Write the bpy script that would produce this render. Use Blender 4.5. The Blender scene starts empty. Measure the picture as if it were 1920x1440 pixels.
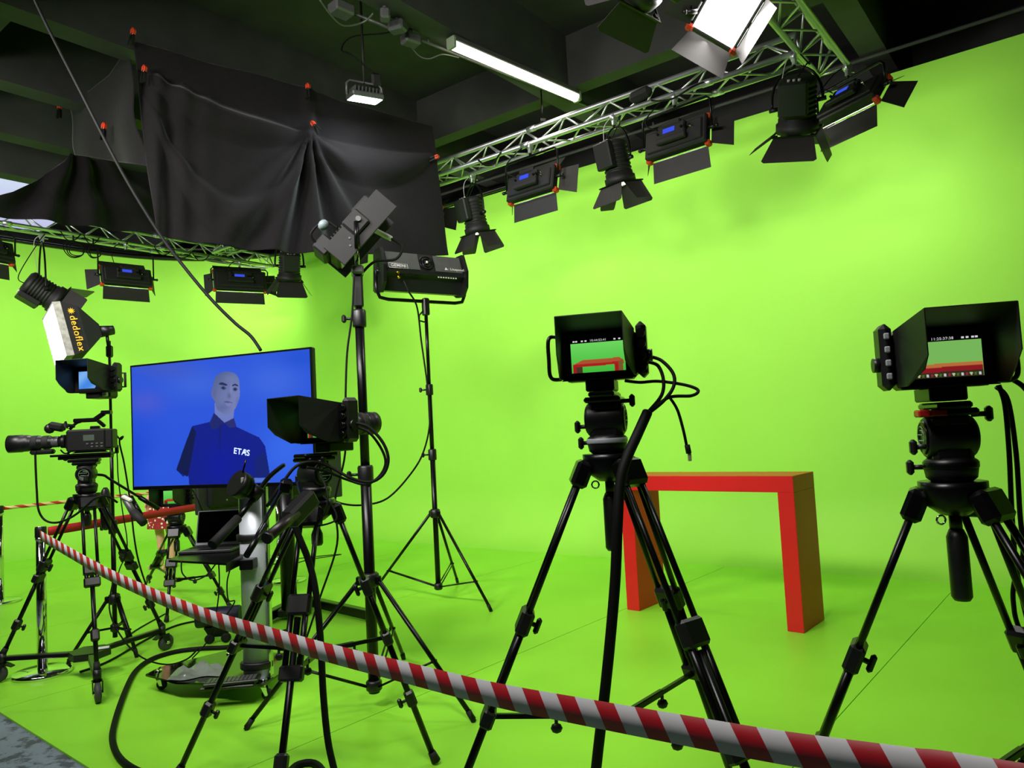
import bpy, bmesh, math, random
import numpy as np
from mathutils import Vector, Matrix, Euler

random.seed(7)
SC = bpy.context.scene
COL = SC.collection
PI = math.pi
R = math.radians

# ------------------------------------------------------------------ camera
FPX = 1400.0                      # focal length in pixels of the 1920 x 1440 frame
EYE = Vector((0.0, 0.0, 1.5))
PITCH, ROLL = R(3.47), R(3.0)
_F = Vector((0, math.cos(PITCH), math.sin(PITCH)))
_U0 = Vector((0, -math.sin(PITCH), math.cos(PITCH)))
_R0 = Vector((1, 0, 0))
_RT = _R0 * math.cos(ROLL) - _U0 * math.sin(ROLL)
_UP = _U0 * math.cos(ROLL) + _R0 * math.sin(ROLL)
cd = bpy.data.cameras.new('camera')
cd.sensor_fit = 'HORIZONTAL'
cd.sensor_width = 36.0
cd.lens = 36.0 * FPX / 1920.0
cd.clip_start = 0.05
cam = bpy.data.objects.new('camera', cd)
COL.objects.link(cam)
cam.matrix_world = Matrix(((_RT.x, _UP.x, -_F.x, EYE.x), (_RT.y, _UP.y, -_F.y, EYE.y),
                           (_RT.z, _UP.z, -_F.z, EYE.z), (0, 0, 0, 1)))
SC.camera = cam

# ------------------------------------------------------------------ room axes
# the long green wall runs along u (to the right and towards the viewer), n points at it
CA, SA = math.cos(R(37.8)), math.sin(R(37.8))
def UN(u, n, z=0.0):
    return Vector((u * CA + n * SA, -u * SA + n * CA, z))
UDIR, NDIR = UN(1, 0), UN(0, 1)
ROOM_RZ = -R(37.8)                # rotation that turns local x onto u

def ray(px, py):
    return _F + _RT * ((px - 960.0) / FPX) - _UP * ((py - 720.0) / FPX)
def at(px, py, D):                # point seen at that pixel, D metres in front
    d = ray(px, py)
    return EYE + d * (D / d.y)
def G(px, py, z=0.0):             # point seen at that pixel on the level z
    d = ray(px, py)
    return EYE + d * ((z - EYE.z) / d.z)
def onplane(px, py, p0, nrm):     # point seen at that pixel on a plane
    d = ray(px, py)
    return EYE + d * ((p0 - EYE).dot(nrm) / d.dot(nrm))

# ------------------------------------------------------------------ view, world
SC.view_settings.view_transform = 'Standard'
SC.view_settings.look = 'None'
SC.view_settings.exposure = -0.12
SC.view_settings.gamma = 1.0
SC.view_settings.use_curve_mapping = False
SC.cycles.max_bounces = 8
SC.cycles.diffuse_bounces = 4
SC.cycles.glossy_bounces = 4
SC.cycles.transmission_bounces = 6
SC.cycles.sample_clamp_indirect = 6.0
wd = bpy.data.worlds.new('world')
SC.world = wd
wd.use_nodes = True
wd.node_tree.nodes['Background'].inputs[0].default_value = (0, 0, 0, 1)
wd.node_tree.nodes['Background'].inputs[1].default_value = 0.0

# ------------------------------------------------------------------ studio lamps
def aim(o, target):
    o.rotation_euler = (Vector(target) - o.location).to_track_quat('-Z', 'Y').to_euler()
def area(name, loc, target, sx, sy, power, col=(1, 0.97, 0.93), spread=180, parent=None):
    l = bpy.data.lights.new(name, 'AREA')
    l.shape = 'RECTANGLE'; l.size = sx; l.size_y = sy; l.energy = power; l.color = col; l.spread = R(spread)
    o = bpy.data.objects.new(name, l); COL.objects.link(o)
    o.location = loc
    aim(o, target)
    if parent: o.parent = parent
    return o
# unseen lamps, first on the crossing truss, the rest along an assumed front truss, at the height the seen lamps hang
area('truss_lamp_crossing_offscreen', UN(-1.55, 0.6, 4.1), UN(-1.6, 7.4, 0.4), 1.2, 0.6, 105, spread=165)
area('assumed_front_lamp_offscreen', UN(-3.1, 0.2, 4.1), UN(-4.6, 7.6, 0.6), 1.2, 0.6, 82, spread=108)
area('assumed_front_lamp_offscreen', UN(-5.2, 0.2, 4.1), UN(-6.5, 7.4, 0.6), 1.2, 0.6, 80, spread=108)
area('assumed_front_lamp_offscreen', UN(-6.8, 0.2, 4.1), UN(-11.2, 7.2, 1.4), 1.2, 0.6, 64, spread=105)  # unseen lamp added to brighten the rounded wall corner
area('assumed_front_lamp_offscreen', UN(-8.6, 0.2, 4.1), UN(-12.5, 4.4, 1.6), 1.2, 0.6, 68, spread=108)  # unseen lamp added to brighten the left wall

# ------------------------------------------------------------------ mesh helpers
def lin(c):
    return tuple(((x / 255.0) / 12.92 if x / 255.0 <= 0.04045 else ((x / 255.0 + 0.055) / 1.055) ** 2.4) for x in c)

class MB:
    """collects shapes and links them as one mesh object"""
    def __init__(self):
        self.v, self.f, self.s = [], [], []
    def add(self, vs, fs, smooth=False, M=None):
        b = len(self.v)
        for p in vs:
            p = Vector(p)
            self.v.append(M @ p if M is not None else p)
        for f in fs:
            self.f.append([b + i for i in f]); self.s.append(smooth)
        return self
    def box(self, c, s, rot=None, bev=0.0, M=None):
        hx, hy, hz = s[0] / 2, s[1] / 2, s[2] / 2
        T = Matrix.Translation(Vector(c))
        if rot is not None:
            T = T @ (rot.to_4x4() if isinstance(rot, Matrix) else Euler(rot).to_matrix().to_4x4())
        if M is not None: T = M @ T
        if bev <= 0:
            vs = [(x, y, z) for x in (-hx, hx) for y in (-hy, hy) for z in (-hz, hz)]
            fs = [(0, 1, 3, 2), (4, 6, 7, 5), (0, 4, 5, 1), (2, 3, 7, 6), (0, 2, 6, 4), (1, 5, 7, 3)]
            return self.add(vs, fs, False, T)
        b = min(bev, hx * .95, hy * .95, hz * .95)
        vs, idx = [], {}
        for i, x in enumerate((-1, 1)):
            for j, y in enumerate((-1, 1)):
                for k, z in enumerate((-1, 1)):
                    for a in range(3):
                        p = [x * (hx - b), y * (hy - b), z * (hz - b)]
                        p[a] = (x * hx, y * hy, z * hz)[a]
                        idx[(i, j, k, a)] = len(vs); vs.append(p)
        fs = []
        for a in range(3):
            o = [q for q in range(3) if q != a]
            for s_ in (0, 1):
                c4 = []
                for (p, q) in ((0, 0), (1, 0), (1, 1), (0, 1)):
                    key = [0, 0, 0]; key[a] = s_; key[o[0]] = p; key[o[1]] = q
                    c4.append(idx[(*key, a)])
                fs.append(c4)
        for a in range(3):                       # edges along axis a
            o = [q for q in range(3) if q != a]
            for p in (0, 1):
                for q in (0, 1):
                    k0 = [0, 0, 0]; k0[o[0]] = p; k0[o[1]] = q
                    k1 = list(k0); k1[a] = 1
                    fs.append([idx[(*k0, o[0])], idx[(*k1, o[0])], idx[(*k1, o[1])], idx[(*k0, o[1])]])
        for i in (0, 1):
            for j in (0, 1):
                for k in (0, 1):
                    fs.append([idx[(i, j, k, 0)], idx[(i, j, k, 1)], idx[(i, j, k, 2)]])
        return self.add(vs, fs, False, T)
    def cyl(self, p0, p1, r0, r1=None, n=12, caps=True, smooth=True, M=None):
        r1 = r0 if r1 is None else r1
        p0, p1 = Vector(p0), Vector(p1)
        d = (p1 - p0).normalized()
        a = d.orthogonal().normalized(); b = d.cross(a)
        vs = []
        for p, r in ((p0, r0), (p1, r1)):
            for i in range(n):
                t = 2 * PI * i / n
                vs.append(p + a * (r * math.cos(t)) + b * (r * math.sin(t)))
        self.add(vs, [(i, (i + 1) % n, n + (i + 1) % n, n + i) for i in range(n)], smooth, M)
        if caps:
            self.add(vs[:n], [tuple(range(n))], False, M)
            self.add(vs[n:], [tuple(range(n))], False, M)
        return self
    def tube(self, pts, r, n=8, closed=False, caps=True, M=None):
        pts = [Vector(p) for p in pts]
        m = len(pts)
        rr = r if isinstance(r, (list, tuple)) else [r] * m
        vs, fs = [], []
        prev = None
        for i, p in enumerate(pts):
            if closed: d = pts[(i + 1) % m] - pts[i - 1]
            else: d = pts[min(i + 1, m - 1)] - pts[max(i - 1, 0)]
            if d.length < 1e-9: d = Vector((0, 0, 1))
            d.normalize()
            if prev is None: a = d.orthogonal().normalized()
            else:
                a = prev - d * prev.dot(d)
                a = a.normalized() if a.length > 1e-6 else d.orthogonal().normalized()
            prev = a; b = d.cross(a)
            for k in range(n):
                t = 2 * PI * k / n
                vs.append(p + a * (rr[i] * math.cos(t)) + b * (rr[i] * math.sin(t)))
        rows = m if closed else m - 1
        for i in range(rows):
            j = (i + 1) % m
            for k in range(n):
                fs.append((i * n + k, i * n + (k + 1) % n, j * n + (k + 1) % n, j * n + k))
        self.add(vs, fs, True, M)
        if caps and not closed:
            self.add(vs[:n], [tuple(range(n))], False, M)
            self.add(vs[-n:], [tuple(range(n))], False, M)
        return self
    def prism(self, poly, depth, M=None, smooth=False):
        n = len(poly)
        vs = [(x, y, 0) for x, y in poly] + [(x, y, depth) for x, y in poly]
        fs = [tuple(range(n)), tuple(range(n, 2 * n))]
        self.add(vs, fs, False, M)
        return self.add(vs, [(i, (i + 1) % n, n + (i + 1) % n, n + i) for i in range(n)], smooth, M)
    def lathe(self, prof, n=20, M=None, smooth=True):
        vs, fs = [], []
        for r, z in prof:
            for k in range(n):
                t = 2 * PI * k / n
                vs.append((r * math.cos(t), r * math.sin(t), z))
        for i in range(len(prof) - 1):
            for k in range(n):
                fs.append((i * n + k, i * n + (k + 1) % n, (i + 1) * n + (k + 1) % n, (i + 1) * n + k))
        self.add(vs, fs, smooth, M)
        self.add(vs[:n], [tuple(range(n))], False, M)
        return self.add(vs[-n:], [tuple(range(n))], False, M)
    def sphere(self, c, r, n=12, sc=(1, 1, 1), M=None):
        vs, fs = [], []
        h = n // 2
        for i in range(h + 1):
            ph = PI * i / h
            for k in range(n):
                t = 2 * PI * k / n
                vs.append((c[0] + r * sc[0] * math.sin(ph) * math.cos(t), c[1] + r * sc[1] * math.sin(ph) * math.sin(t), c[2] + r * sc[2] * math.cos(ph)))
        for i in range(h):
            for k in range(n):
                fs.append((i * n + k, i * n + (k + 1) % n, (i + 1) * n + (k + 1) % n, (i + 1) * n + k))
        return self.add(vs, fs, True, M)
    def plate(self, poly3, thick):
        """a flat polygon given in space, thickened along its normal"""
        P = [Vector(p) for p in poly3]
        nrm = Vector((0, 0, 0))
        for i in range(len(P)):
            a, b = P[i], P[(i + 1) % len(P)]
            nrm += a.cross(b)
        nrm.normalize()
        n = len(P)
        vs = [p - nrm * thick / 2 for p in P] + [p + nrm * thick / 2 for p in P]
        fs = [tuple(range(n)), tuple(range(n, 2 * n))] + [(i, (i + 1) % n, n + (i + 1) % n, n + i) for i in range(n)]
        return self.add(vs, fs)
    def mesh(self, name, mat):
        me = bpy.data.meshes.new(name)
        me.from_pydata([tuple(p) for p in self.v], [], self.f)
        me.polygons.foreach_set('use_smooth', self.s)
        bm = bmesh.new(); bm.from_mesh(me)
        bmesh.ops.remove_doubles(bm, verts=bm.verts, dist=1e-6)
        bmesh.ops.recalc_face_normals(bm, faces=bm.faces)
        bm.to_mesh(me); bm.free()
        if mat is not None: me.materials.append(mat)
        me.update()
        return me
    def build(self, name, mat, parent=None):
        o = bpy.data.objects.new(name, self.mesh(name, mat))
        COL.objects.link(o)
        if parent is not None: o.parent = parent
        return o

def tag(o, label, cat, group=None, kind=None):
    if label: o['label'] = label
    if cat: o['category'] = cat
    if group: o['group'] = group
    if kind: o['kind'] = kind
    return o
def struct(o, label=None):
    o['kind'] = 'structure'
    if label: o['label'] = label
    return o
def thing(name, label, cat, loc=(0, 0, 0), rz=0.0, group=None):
    o = bpy.data.objects.new(name, None)
    o.empty_display_size = 0.1
    COL.objects.link(o)
    o.location = loc; o.rotation_euler = (0, 0, rz)
    return tag(o, label, cat, group)
def dup(root, loc, rz, label, group=None):
    def cp(o, par):
        c = o.copy(); COL.objects.link(c); c.parent = par
        for ch in o.children: cp(ch, c)
        return c
    r = cp(root, None)
    r.location = loc; r.rotation_euler = (0, 0, rz)
    r['label'] = label
    if group: r['group'] = group
    return r
def spline(pts, k=6):
    P = [Vector(p) for p in pts]
    out = []
    for i in range(len(P) - 1):
        p0, p1, p2, p3 = P[max(i - 1, 0)], P[i], P[i + 1], P[min(i + 2, len(P) - 1)]
        for j in range(k):
            t = j / k
            out.append(0.5 * ((2 * p1) + (p2 - p0) * t + (2 * p0 - 5 * p1 + 4 * p2 - p3) * t * t + (3 * p1 - p0 - 3 * p2 + p3) * t ** 3))
    out.append(P[-1])
    return out
def text_mesh(body, size, M, depth=0.0006, align='LEFT', bold=0.0):
    cu = bpy.data.curves.new('lettering', 'FONT')
    cu.body = body; cu.size = size; cu.extrude = depth; cu.align_x = align; cu.align_y = 'CENTER'; cu.offset = bold
    cu.resolution_u = 3; cu.space_character = 1.12
    o = bpy.data.objects.new('lettering', cu)
    COL.objects.link(o)
    bpy.context.view_layer.update()
    me = bpy.data.meshes.new_from_object(o.evaluated_get(bpy.context.evaluated_depsgraph_get()))
    bpy.data.objects.remove(o); bpy.data.curves.remove(cu)
    me.transform(M)
    return me
def put_text(name, body, size, M, mat, parent, **kw):
    me = text_mesh(body, size, M, **kw)
    me.materials.clear(); me.materials.append(mat)
    o = bpy.data.objects.new(name, me); COL.objects.link(o); o.parent = parent
    return o
def frame_M(origin, x, y):
    """matrix whose local x and y lie along the given directions"""
    x = Vector(x).normalized(); y = Vector(y); y = (y - x * y.dot(x)).normalized(); z = x.cross(y)
    return Matrix(((x.x, y.x, z.x, origin[0]), (x.y, y.y, z.y, origin[1]), (x.z, y.z, z.z, origin[2]), (0, 0, 0, 1)))

# ------------------------------------------------------------------ materials
MATS = {}
def mat(name, rgb, rough=0.5, metal=0.0, var=0.0, vscale=8.0, bump=0.0, bscale=60.0, emit=None, spec=0.5, coat=0.0, rvar=0.0):
    if name in MATS: return MATS[name]
    m = bpy.data.materials.new(name); m.use_nodes = True
    nt = m.node_tree; N = nt.nodes; L = nt.links
    b = N['Principled BSDF']
    c = lin(rgb)
    b.inputs['Base Color'].default_value = (*c, 1)
    b.inputs['Roughness'].default_value = rough
    b.inputs['Metallic'].default_value = metal
    b.inputs['Specular IOR Level'].default_value = spec
    b.inputs['Coat Weight'].default_value = coat
    tc = N.new('ShaderNodeTexCoord')
    if var > 0 or rvar > 0:
        no = N.new('ShaderNodeTexNoise'); no.inputs['Scale'].default_value = vscale; no.inputs['Detail'].default_value = 5
        L.new(tc.outputs['Object'], no.inputs['Vector'])
    if var > 0:
        cr = N.new('ShaderNodeValToRGB')
        cr.color_ramp.elements[0].position = 0.3; cr.color_ramp.elements[1].position = 0.7
        cr.color_ramp.elements[0].color = (*[x * (1 - var) for x in c], 1)
        cr.color_ramp.elements[1].color = (*[min(1, x * (1 + var)) for x in c], 1)
        L.new(no.outputs['Fac'], cr.inputs['Fac']); L.new(cr.outputs['Color'], b.inputs['Base Color'])
    if rvar > 0:
        mr = N.new('ShaderNodeMapRange')
        mr.inputs['To Min'].default_value = max(0, rough - rvar); mr.inputs['To Max'].default_value = min(1, rough + rvar)
        L.new(no.outputs['Fac'], mr.inputs['Value']); L.new(mr.outputs['Result'], b.inputs['Roughness'])
    if bump > 0:
        n2 = N.new('ShaderNodeTexNoise'); n2.inputs['Scale'].default_value = bscale; n2.inputs['Detail'].default_value = 4
        L.new(tc.outputs['Object'], n2.inputs['Vector'])
        bp = N.new('ShaderNodeBump'); bp.inputs['Strength'].default_value = bump; bp.inputs['Distance'].default_value = 0.01
        L.new(n2.outputs['Fac'], bp.inputs['Height']); L.new(bp.outputs['Normal'], b.inputs['Normal'])
    if emit:
        b.inputs['Emission Color'].default_value = (*lin(emit[0]), 1)
        b.inputs['Emission Strength'].default_value = emit[1]
    MATS[name] = m
    return m
GREEN = mat('chroma_green_paint', (154, 222, 74), 0.62, var=0.03, vscale=0.8, bump=0.02, bscale=30, spec=0.25)
GREENF = mat('chroma_green_floor', (148, 226, 56), 0.42, var=0.05, vscale=1.6, bump=0.03, bscale=12, spec=0.35, rvar=0.1)
BLACK = mat('black_plastic', (14, 14, 15), 0.42, var=0.15, vscale=30)
BLACKM = mat('black_anodised_metal', (13, 13, 15), 0.3, 0.5, var=0.1, vscale=20)
RUBBER = mat('black_rubber', (12, 12, 12), 0.75, var=0.2, vscale=40)
CABLE = mat('black_cable_sheath', (9, 9, 9), 0.65, var=0.2, vscale=30, spec=0.2)
DARK = mat('matt_black_paint', (20, 19, 19), 0.6, var=0.15, vscale=20)
FLAP = mat('black_painted_sheet', (34, 31, 30), 0.55, var=0.12, vscale=12)
HOODM = mat('hood_black_inside', (11, 12, 11), 0.55, var=0.2, vscale=25)
CHROME = mat('polished_chrome', (220, 220, 225), 0.08, 1.0, rvar=0.05, vscale=6)
ALU = mat('bare_aluminium_tube', (215, 216, 220), 0.36, 0.9, rvar=0.08, vscale=9)
SILVER = mat('silver_painted_column', (178, 182, 190), 0.38, 0.25, rvar=0.06, vscale=5)
GREYM = mat('grey_metal_housing', (92, 93, 92), 0.4, 0.4, var=0.08, vscale=14)
ORANGE = mat('orange_plastic', (205, 62, 32), 0.45, var=0.1, vscale=20)
REDP = mat('red_plastic', (165, 22, 22), 0.45, var=0.1, vscale=20)
REDT = mat('red_table_paint', (205, 24, 26), 0.38, var=0.04, vscale=5, spec=0.4)
WHITEP = mat('white_plastic', (215, 212, 208), 0.4, var=0.05, vscale=20)
YELLOW = mat('yellow_print', (225, 175, 30), 0.5, var=0.05)
GOLD = mat('gold_connector', (225, 170, 60), 0.25, 1.0, rvar=0.05)
CEIL = mat('ceiling_dark_paint', (46, 45, 43), 0.85, var=0.25, vscale=2.5, bump=0.08, bscale=8)
BEAM = mat('beam_dark_grey_paint', (50, 51, 48), 0.8, var=0.2, vscale=3, bump=0.06, bscale=12)
LCD = mat('blue_lcd', (20, 30, 120), 0.2, emit=((60, 85, 235), 0.9))
LAMPW = mat('lit_lamp_diffuser', (255, 255, 255), 0.5, emit=((255, 250, 244), 14.0))
LAMPC = mat('lit_led_flood_glass', (255, 255, 255), 0.3, emit=((225, 238, 255), 18.0))
TUBEM = mat('lit_tube_diffuser', (255, 255, 255), 0.4, emit=((255, 246, 222), 9.0))
SOFTW = mat('lit_softbox_front', (255, 255, 255), 0.6, emit=((255, 255, 252), 5.0))
WHITEGLOW = mat('white_screen_lettering', (230, 230, 235), 0.5, emit=((235, 235, 240), 0.8))
GLASSB = mat('black_glass', (6, 7, 7), 0.06, spec=0.6, rvar=0.03)
GLASSC = mat('clear_plastic', (210, 220, 215), 0.15)
def cloth_mat(name, rgb):
    m = mat(name, rgb, 0.9, var=0.08, vscale=14.0, bump=0.35, bscale=90, spec=0.15)
    b = m.node_tree.nodes['Principled BSDF']
    b.inputs['Sheen Weight'].default_value = 0.15
    b.inputs['Sheen Roughness'].default_value = 0.4
    return m
CLOTH = cloth_mat('black_molton_cloth', (24, 22, 23))
def attr_screen_mat(name, strength, gloss=0.12):
    m = bpy.data.materials.new(name); m.use_nodes = True
    nt = m.node_tree; b = nt.nodes['Principled BSDF']
    a = nt.nodes.new('ShaderNodeVertexColor'); a.layer_name = 'picture'
    b.inputs['Base Color'].default_value = (0.004, 0.004, 0.005, 1)
    b.inputs['Roughness'].default_value = gloss
    nt.links.new(a.outputs['Color'], b.inputs['Emission Color'])
    b.inputs['Emission Strength'].default_value = strength
    return m
SCREENM = attr_screen_mat('monitor_picture', 1.0)
def screen_obj(name, parent, W, H, nx, ny, colfn, M, material=SCREENM):
    """flat screen of W x H in its local xy (centred), colour per point from colfn(s, t); s right, t down, both 0..1"""
    xs = np.linspace(0, 1, nx); ts = np.linspace(0, 1, ny)
    S, T = np.meshgrid(xs, ts)
    C = colfn(S, T)
    verts = [tuple(M @ Vector(((s - .5) * W, (.5 - t) * H, 0))) for s, t in zip(S.ravel(), T.ravel())]
    i = np.arange(ny - 1)[:, None] * nx + np.arange(nx - 1)[None, :]
    faces = np.stack([i, i + nx, i + nx + 1, i + 1], -1).reshape(-1, 4).tolist()
    me = bpy.data.meshes.new(name); me.from_pydata(verts, [], faces)
    ca = me.color_attributes.new('picture', 'FLOAT_COLOR', 'POINT')
    rgba = np.ones((nx * ny, 4), np.float32)
    c = np.clip(C.reshape(-1, 3) / 255.0, 0, 1)
    rgba[:, :3] = np.where(c <= 0.04045, c / 12.92, ((c + 0.055) / 1.055) ** 2.4)
    ca.data.foreach_set('color', rgba.ravel())
    me.materials.append(material)
    o = bpy.data.objects.new(name, me); COL.objects.link(o)
    if parent is not None: o.parent = parent
    return o
def inpoly(S, T, poly):
    r = np.zeros(S.shape, bool)
    n = len(poly)
    for i in range(n):
        x0, y0 = poly[i]; x1, y1 = poly[(i + 1) % n]
        if y0 == y1: continue
        c = ((T >= min(y0, y1)) & (T < max(y0, y1)) & (S < (x1 - x0) * (T - y0) / (y1 - y0) + x0))
        r ^= c
    return r

# ------------------------------------------------------------------ the room
WALL_N, WALL_U, WALL_TOP, COVE, CORNER = 8.0, -12.95, 4.78, 0.7, 2.6
# concrete floor under everything
mc = mat('worn_grey_concrete', (112, 122, 132), 0.75, bump=0.3, bscale=25)
nt = mc.node_tree; b = nt.nodes['Principled BSDF']
tcn = nt.nodes.new('ShaderNodeTexCoord'); no = nt.nodes.new('ShaderNodeTexNoise'); no.inputs['Scale'].default_value = 9; no.inputs['Detail'].default_value = 9; no.inputs['Roughness'].default_value = 0.7
cr = nt.nodes.new('ShaderNodeValToRGB'); cr.color_ramp.elements[0].position = 0.50; cr.color_ramp.elements[1].position = 0.57
cr.color_ramp.elements[0].color = (*lin((128, 140, 152)), 1); cr.color_ramp.elements[1].color = (*lin((78, 84, 92)), 1)
nt.links.new(tcn.outputs['Object'], no.inputs['Vector']); nt.links.new(no.outputs['Fac'], cr.inputs['Fac']); nt.links.new(cr.outputs['Color'], b.inputs['Base Color'])
def slab(poly, z0, z1):
    m = MB(); n = len(poly)
    vs = [(p[0], p[1], z0) for p in poly] + [(p[0], p[1], z1) for p in poly]
    return m.add(vs, [tuple(range(n)), tuple(range(n, 2 * n))] + [(i, (i + 1) % n, n + (i + 1) % n, n + i) for i in range(n)])
struct(slab([UN(-17, -6), UN(8, -6), UN(8, 11), UN(-17, 11)], -0.35, -0.012).build('floor_concrete', mc))
# green stage floor: sheets laid side by side with an open seam between them
sa, sb = G(500, 1425), G(1420, 1037)
sd = (sb - sa).normalized(); sp = Vector((sd.y, -sd.x, 0))          # sp points to the right of the seam
ea, eb = G(0, 1335), G(168, 1440)                                    # edge against the concrete
ed = (eb - ea).normalized()
floor_root = thing('floor', None, None); struct(floor_root, 'bright green studio floor laid in long sheets')
def clip(poly, p0, nrm):
    out = []
    for i in range(len(poly)):
        a, b_ = poly[i], poly[(i + 1) % len(poly)]
        da, db = (a - p0).dot(nrm), (b_ - p0).dot(nrm)
        if da >= 0: out.append(a)
        if (da >= 0) != (db >= 0): out.append(a.lerp(b_, da / (da - db)))
    return out
stage = [UN(WALL_U - .2, 8.2), UN(7.5, 8.2), UN(7.5, -5.5), UN(WALL_U - .2, -5.5)]
en = Vector((-ed.y, ed.x, 0))
if en.dot(Vector((0, 1, 0))) < 0: en = -en
stage = clip(stage, ea, en)
GAP = 0.0025
for k in range(-9, 6):
    pz = clip(clip(stage, sa + sp * (k * 2.05 + GAP), sp), sa + sp * ((k + 1) * 2.05 - GAP), -sp)
    if len(pz) > 2: slab(pz, -0.011, 0.0).build('floor_sheet', GREENF, floor_root)
slab(clip(stage, ea + en * 0.004, en), -0.0119, -0.0105).build('floor_underlay', GREENF, floor_root)

# cyclorama wall: cove, upright face and a rounded corner, swept as one sheet
prof = [(0.0, -0.004)] + [(COVE * math.sin(a), COVE * (1 - math.cos(a))) for a in [PI / 2 * i / 10 for i in range(1, 11)]]
prof = [(COVE - x, z) for x, z in prof] + [(0.0, 1.5), (0, 2.3), (0, 3.1), (0, 3.9), (0.0, WALL_TOP), (-0.06, WALL_TOP), (-0.06, 0.0)]
path = [(UN(7.4, WALL_N), NDIR)]
nseg = 24
for i in range(nseg + 1): path.append((UN(7.4 + (WALL_U + CORNER - 7.4) * i / nseg, WALL_N), NDIR)) if i else None
for i in range(1, 21):
    a = PI / 2 * i / 20
    d = NDIR * math.cos(a) - UDIR * math.sin(a)
    path.append((UN(WALL_U + CORNER, WALL_N - CORNER) + d * CORNER, d))
for i in range(1, 15): path.append((UN(WALL_U, WALL_N - CORNER - 12.0 * i / 14), -UDIR))
wm = MB(); vs = []; fs = []
for p, d in path:
    for x, z in prof: vs.append(p - d * x + Vector((0, 0, z)))
np_ = len(prof)
for i in range(len(path) - 1):
    for k in range(np_ - 1): fs.append((i * np_ + k, i * np_ + k + 1, (i + 1) * np_ + k + 1, (i + 1) * np_ + k))
wm.add(vs, fs, True)
wo = wm.build('wall_back', GREEN); struct(wo, 'bright green cyclorama wall with rounded corner')
es = wo.modifiers.new('edge', 'EDGE_SPLIT'); es.split_angle = R(50)

# building shell behind it, painted dark
def wallbox(name, u0, u1, n0, n1, z0, z1, m):
    return struct(slab([UN(u0, n0), UN(u1, n0), UN(u1, n1), UN(u0, n1)], z0, z1).build(name, m))
wallbox('wall_far', -17, 8, 10.4, 10.6, 0, 5.7, CEIL)
wallbox('wall_left', -17.0, -16.8, -6, 10.4, 0, 5.7, CEIL)
wallbox('wall_right', 7.8, 8, -6, 10.4, 0, 5.7, CEIL)
wallbox('wall_rear', -16.8, 7.8, -6, -5.8, 0, 5.7, CEIL)
wallbox('ceiling', -17, 8, -6, 10.6, 5.7, 5.85, CEIL)
# downstand beams along n, and two cross beams along u
BZ = 5.0
ub = [-15.9, -10.6, -9.27, -7.95, -6.57, -4.3, -1.45, 1.3, 4.1, 6.9]
bi = 1
for u in ub:
    wallbox('trim_%d' % bi, u - .12, u + .12, -5.8, 10.4, BZ + .02, 5.7, BEAM); bi += 1
for n in (2.2, 6.75, 9.6):
    m = MB()
    for u, u2 in zip(ub[:-1], ub[1:]):
        q = [UN(u + .12, n - .1), UN(u2 - .12, n - .1), UN(u2 - .12, n + .1), UN(u + .12, n + .1)]
        s_ = slab(q, BZ + .12, 5.7); m.add(s_.v, s_.f)
    struct(m.build('trim_%d' % bi, BEAM)); bi += 1
# bright opening high above the left wall
win = struct(MB().plate([UN(-15.6, 2.8, 5.69), UN(-12.6, 2.8, 5.69), UN(-12.6, 5.6, 5.69), UN(-15.6, 5.6, 5.69)], 0.01).build('window_1', mat('skylight_pane', (200, 205, 240), 0.3, emit=((205, 208, 245), 0.9))), 'pale skylight pane behind the dark cloth')

# ------------------------------------------------------------------ lighting truss: triangular, apex up
TZ, TS, TH = 4.44, 0.25, 0.21
def truss(name, label, p0, p1, group=None):
    """three chords with zig-zag braces between them; p0, p1 are centres at the level of the lower chords"""
    p0, p1 = Vector(p0), Vector(p1)
    d = (p1 - p0); Ln = d.length; d.normalize()
    sd_ = Vector((d.y, -d.x, 0))
    root = thing(name, label, 'truss', p0, 0, group)
    offs = [sd_ * (TS / 2), sd_ * (-TS / 2), Vector((0, 0, TH))]
    for o in offs:
        MB().cyl(o, o + d * Ln, 0.025, n=14).build('chord', ALU, root)
    nb = max(2, int(round(Ln / 0.5)))
    st = Ln / nb
    for (a, b_) in ((0, 2), (1, 2), (0, 1)):
        proto = []
        for k in range(2):
            A = offs[a] if k == 0 else offs[b_]
            B = (offs[b_] if k == 0 else offs[a]) + d * (st / 2)
            proto.append(MB().cyl(A, B, 0.0095, n=8).mesh('brace', ALU))
        for i in range(nb):
            for k in range(2):
                o = bpy.data.objects.new('brace', proto[k]); COL.objects.link(o); o.parent = root
                o.location = d * (st * i + (st / 2 if k else 0))
    # coupling sleeves every two metres
    for i in range(1, int(Ln / 2.0) + 1):
        for o in offs:
            MB().cyl(o + d * (i * 2.0 - .05), o + d * (i * 2.0 + .05), 0.031, n=14).build('coupler', ALU, root)
    for t in (0.0, Ln):
        m = MB()
        for a, b_ in ((0, 1), (1, 2), (2, 0)): m.cyl(offs[a] + d * t, offs[b_] + d * t, 0.012, n=8)
        m.build('end_frame', ALU, root)
    return root
truss('lighting_truss', 'aluminium triangular truss running along the long green wall', UN(-10.45, 6.3, TZ), UN(-1.712, 6.3, TZ))
truss('lighting_truss', 'aluminium triangular truss hung under the sagging black cloth', UN(-10.8, -2.5, TZ), UN(-10.8, 7.4, TZ))
truss('lighting_truss', 'short truss crossing above the bright lit lamp panel', UN(-1.55, 6.75, TZ), UN(-1.55, 0.0, TZ))

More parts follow.
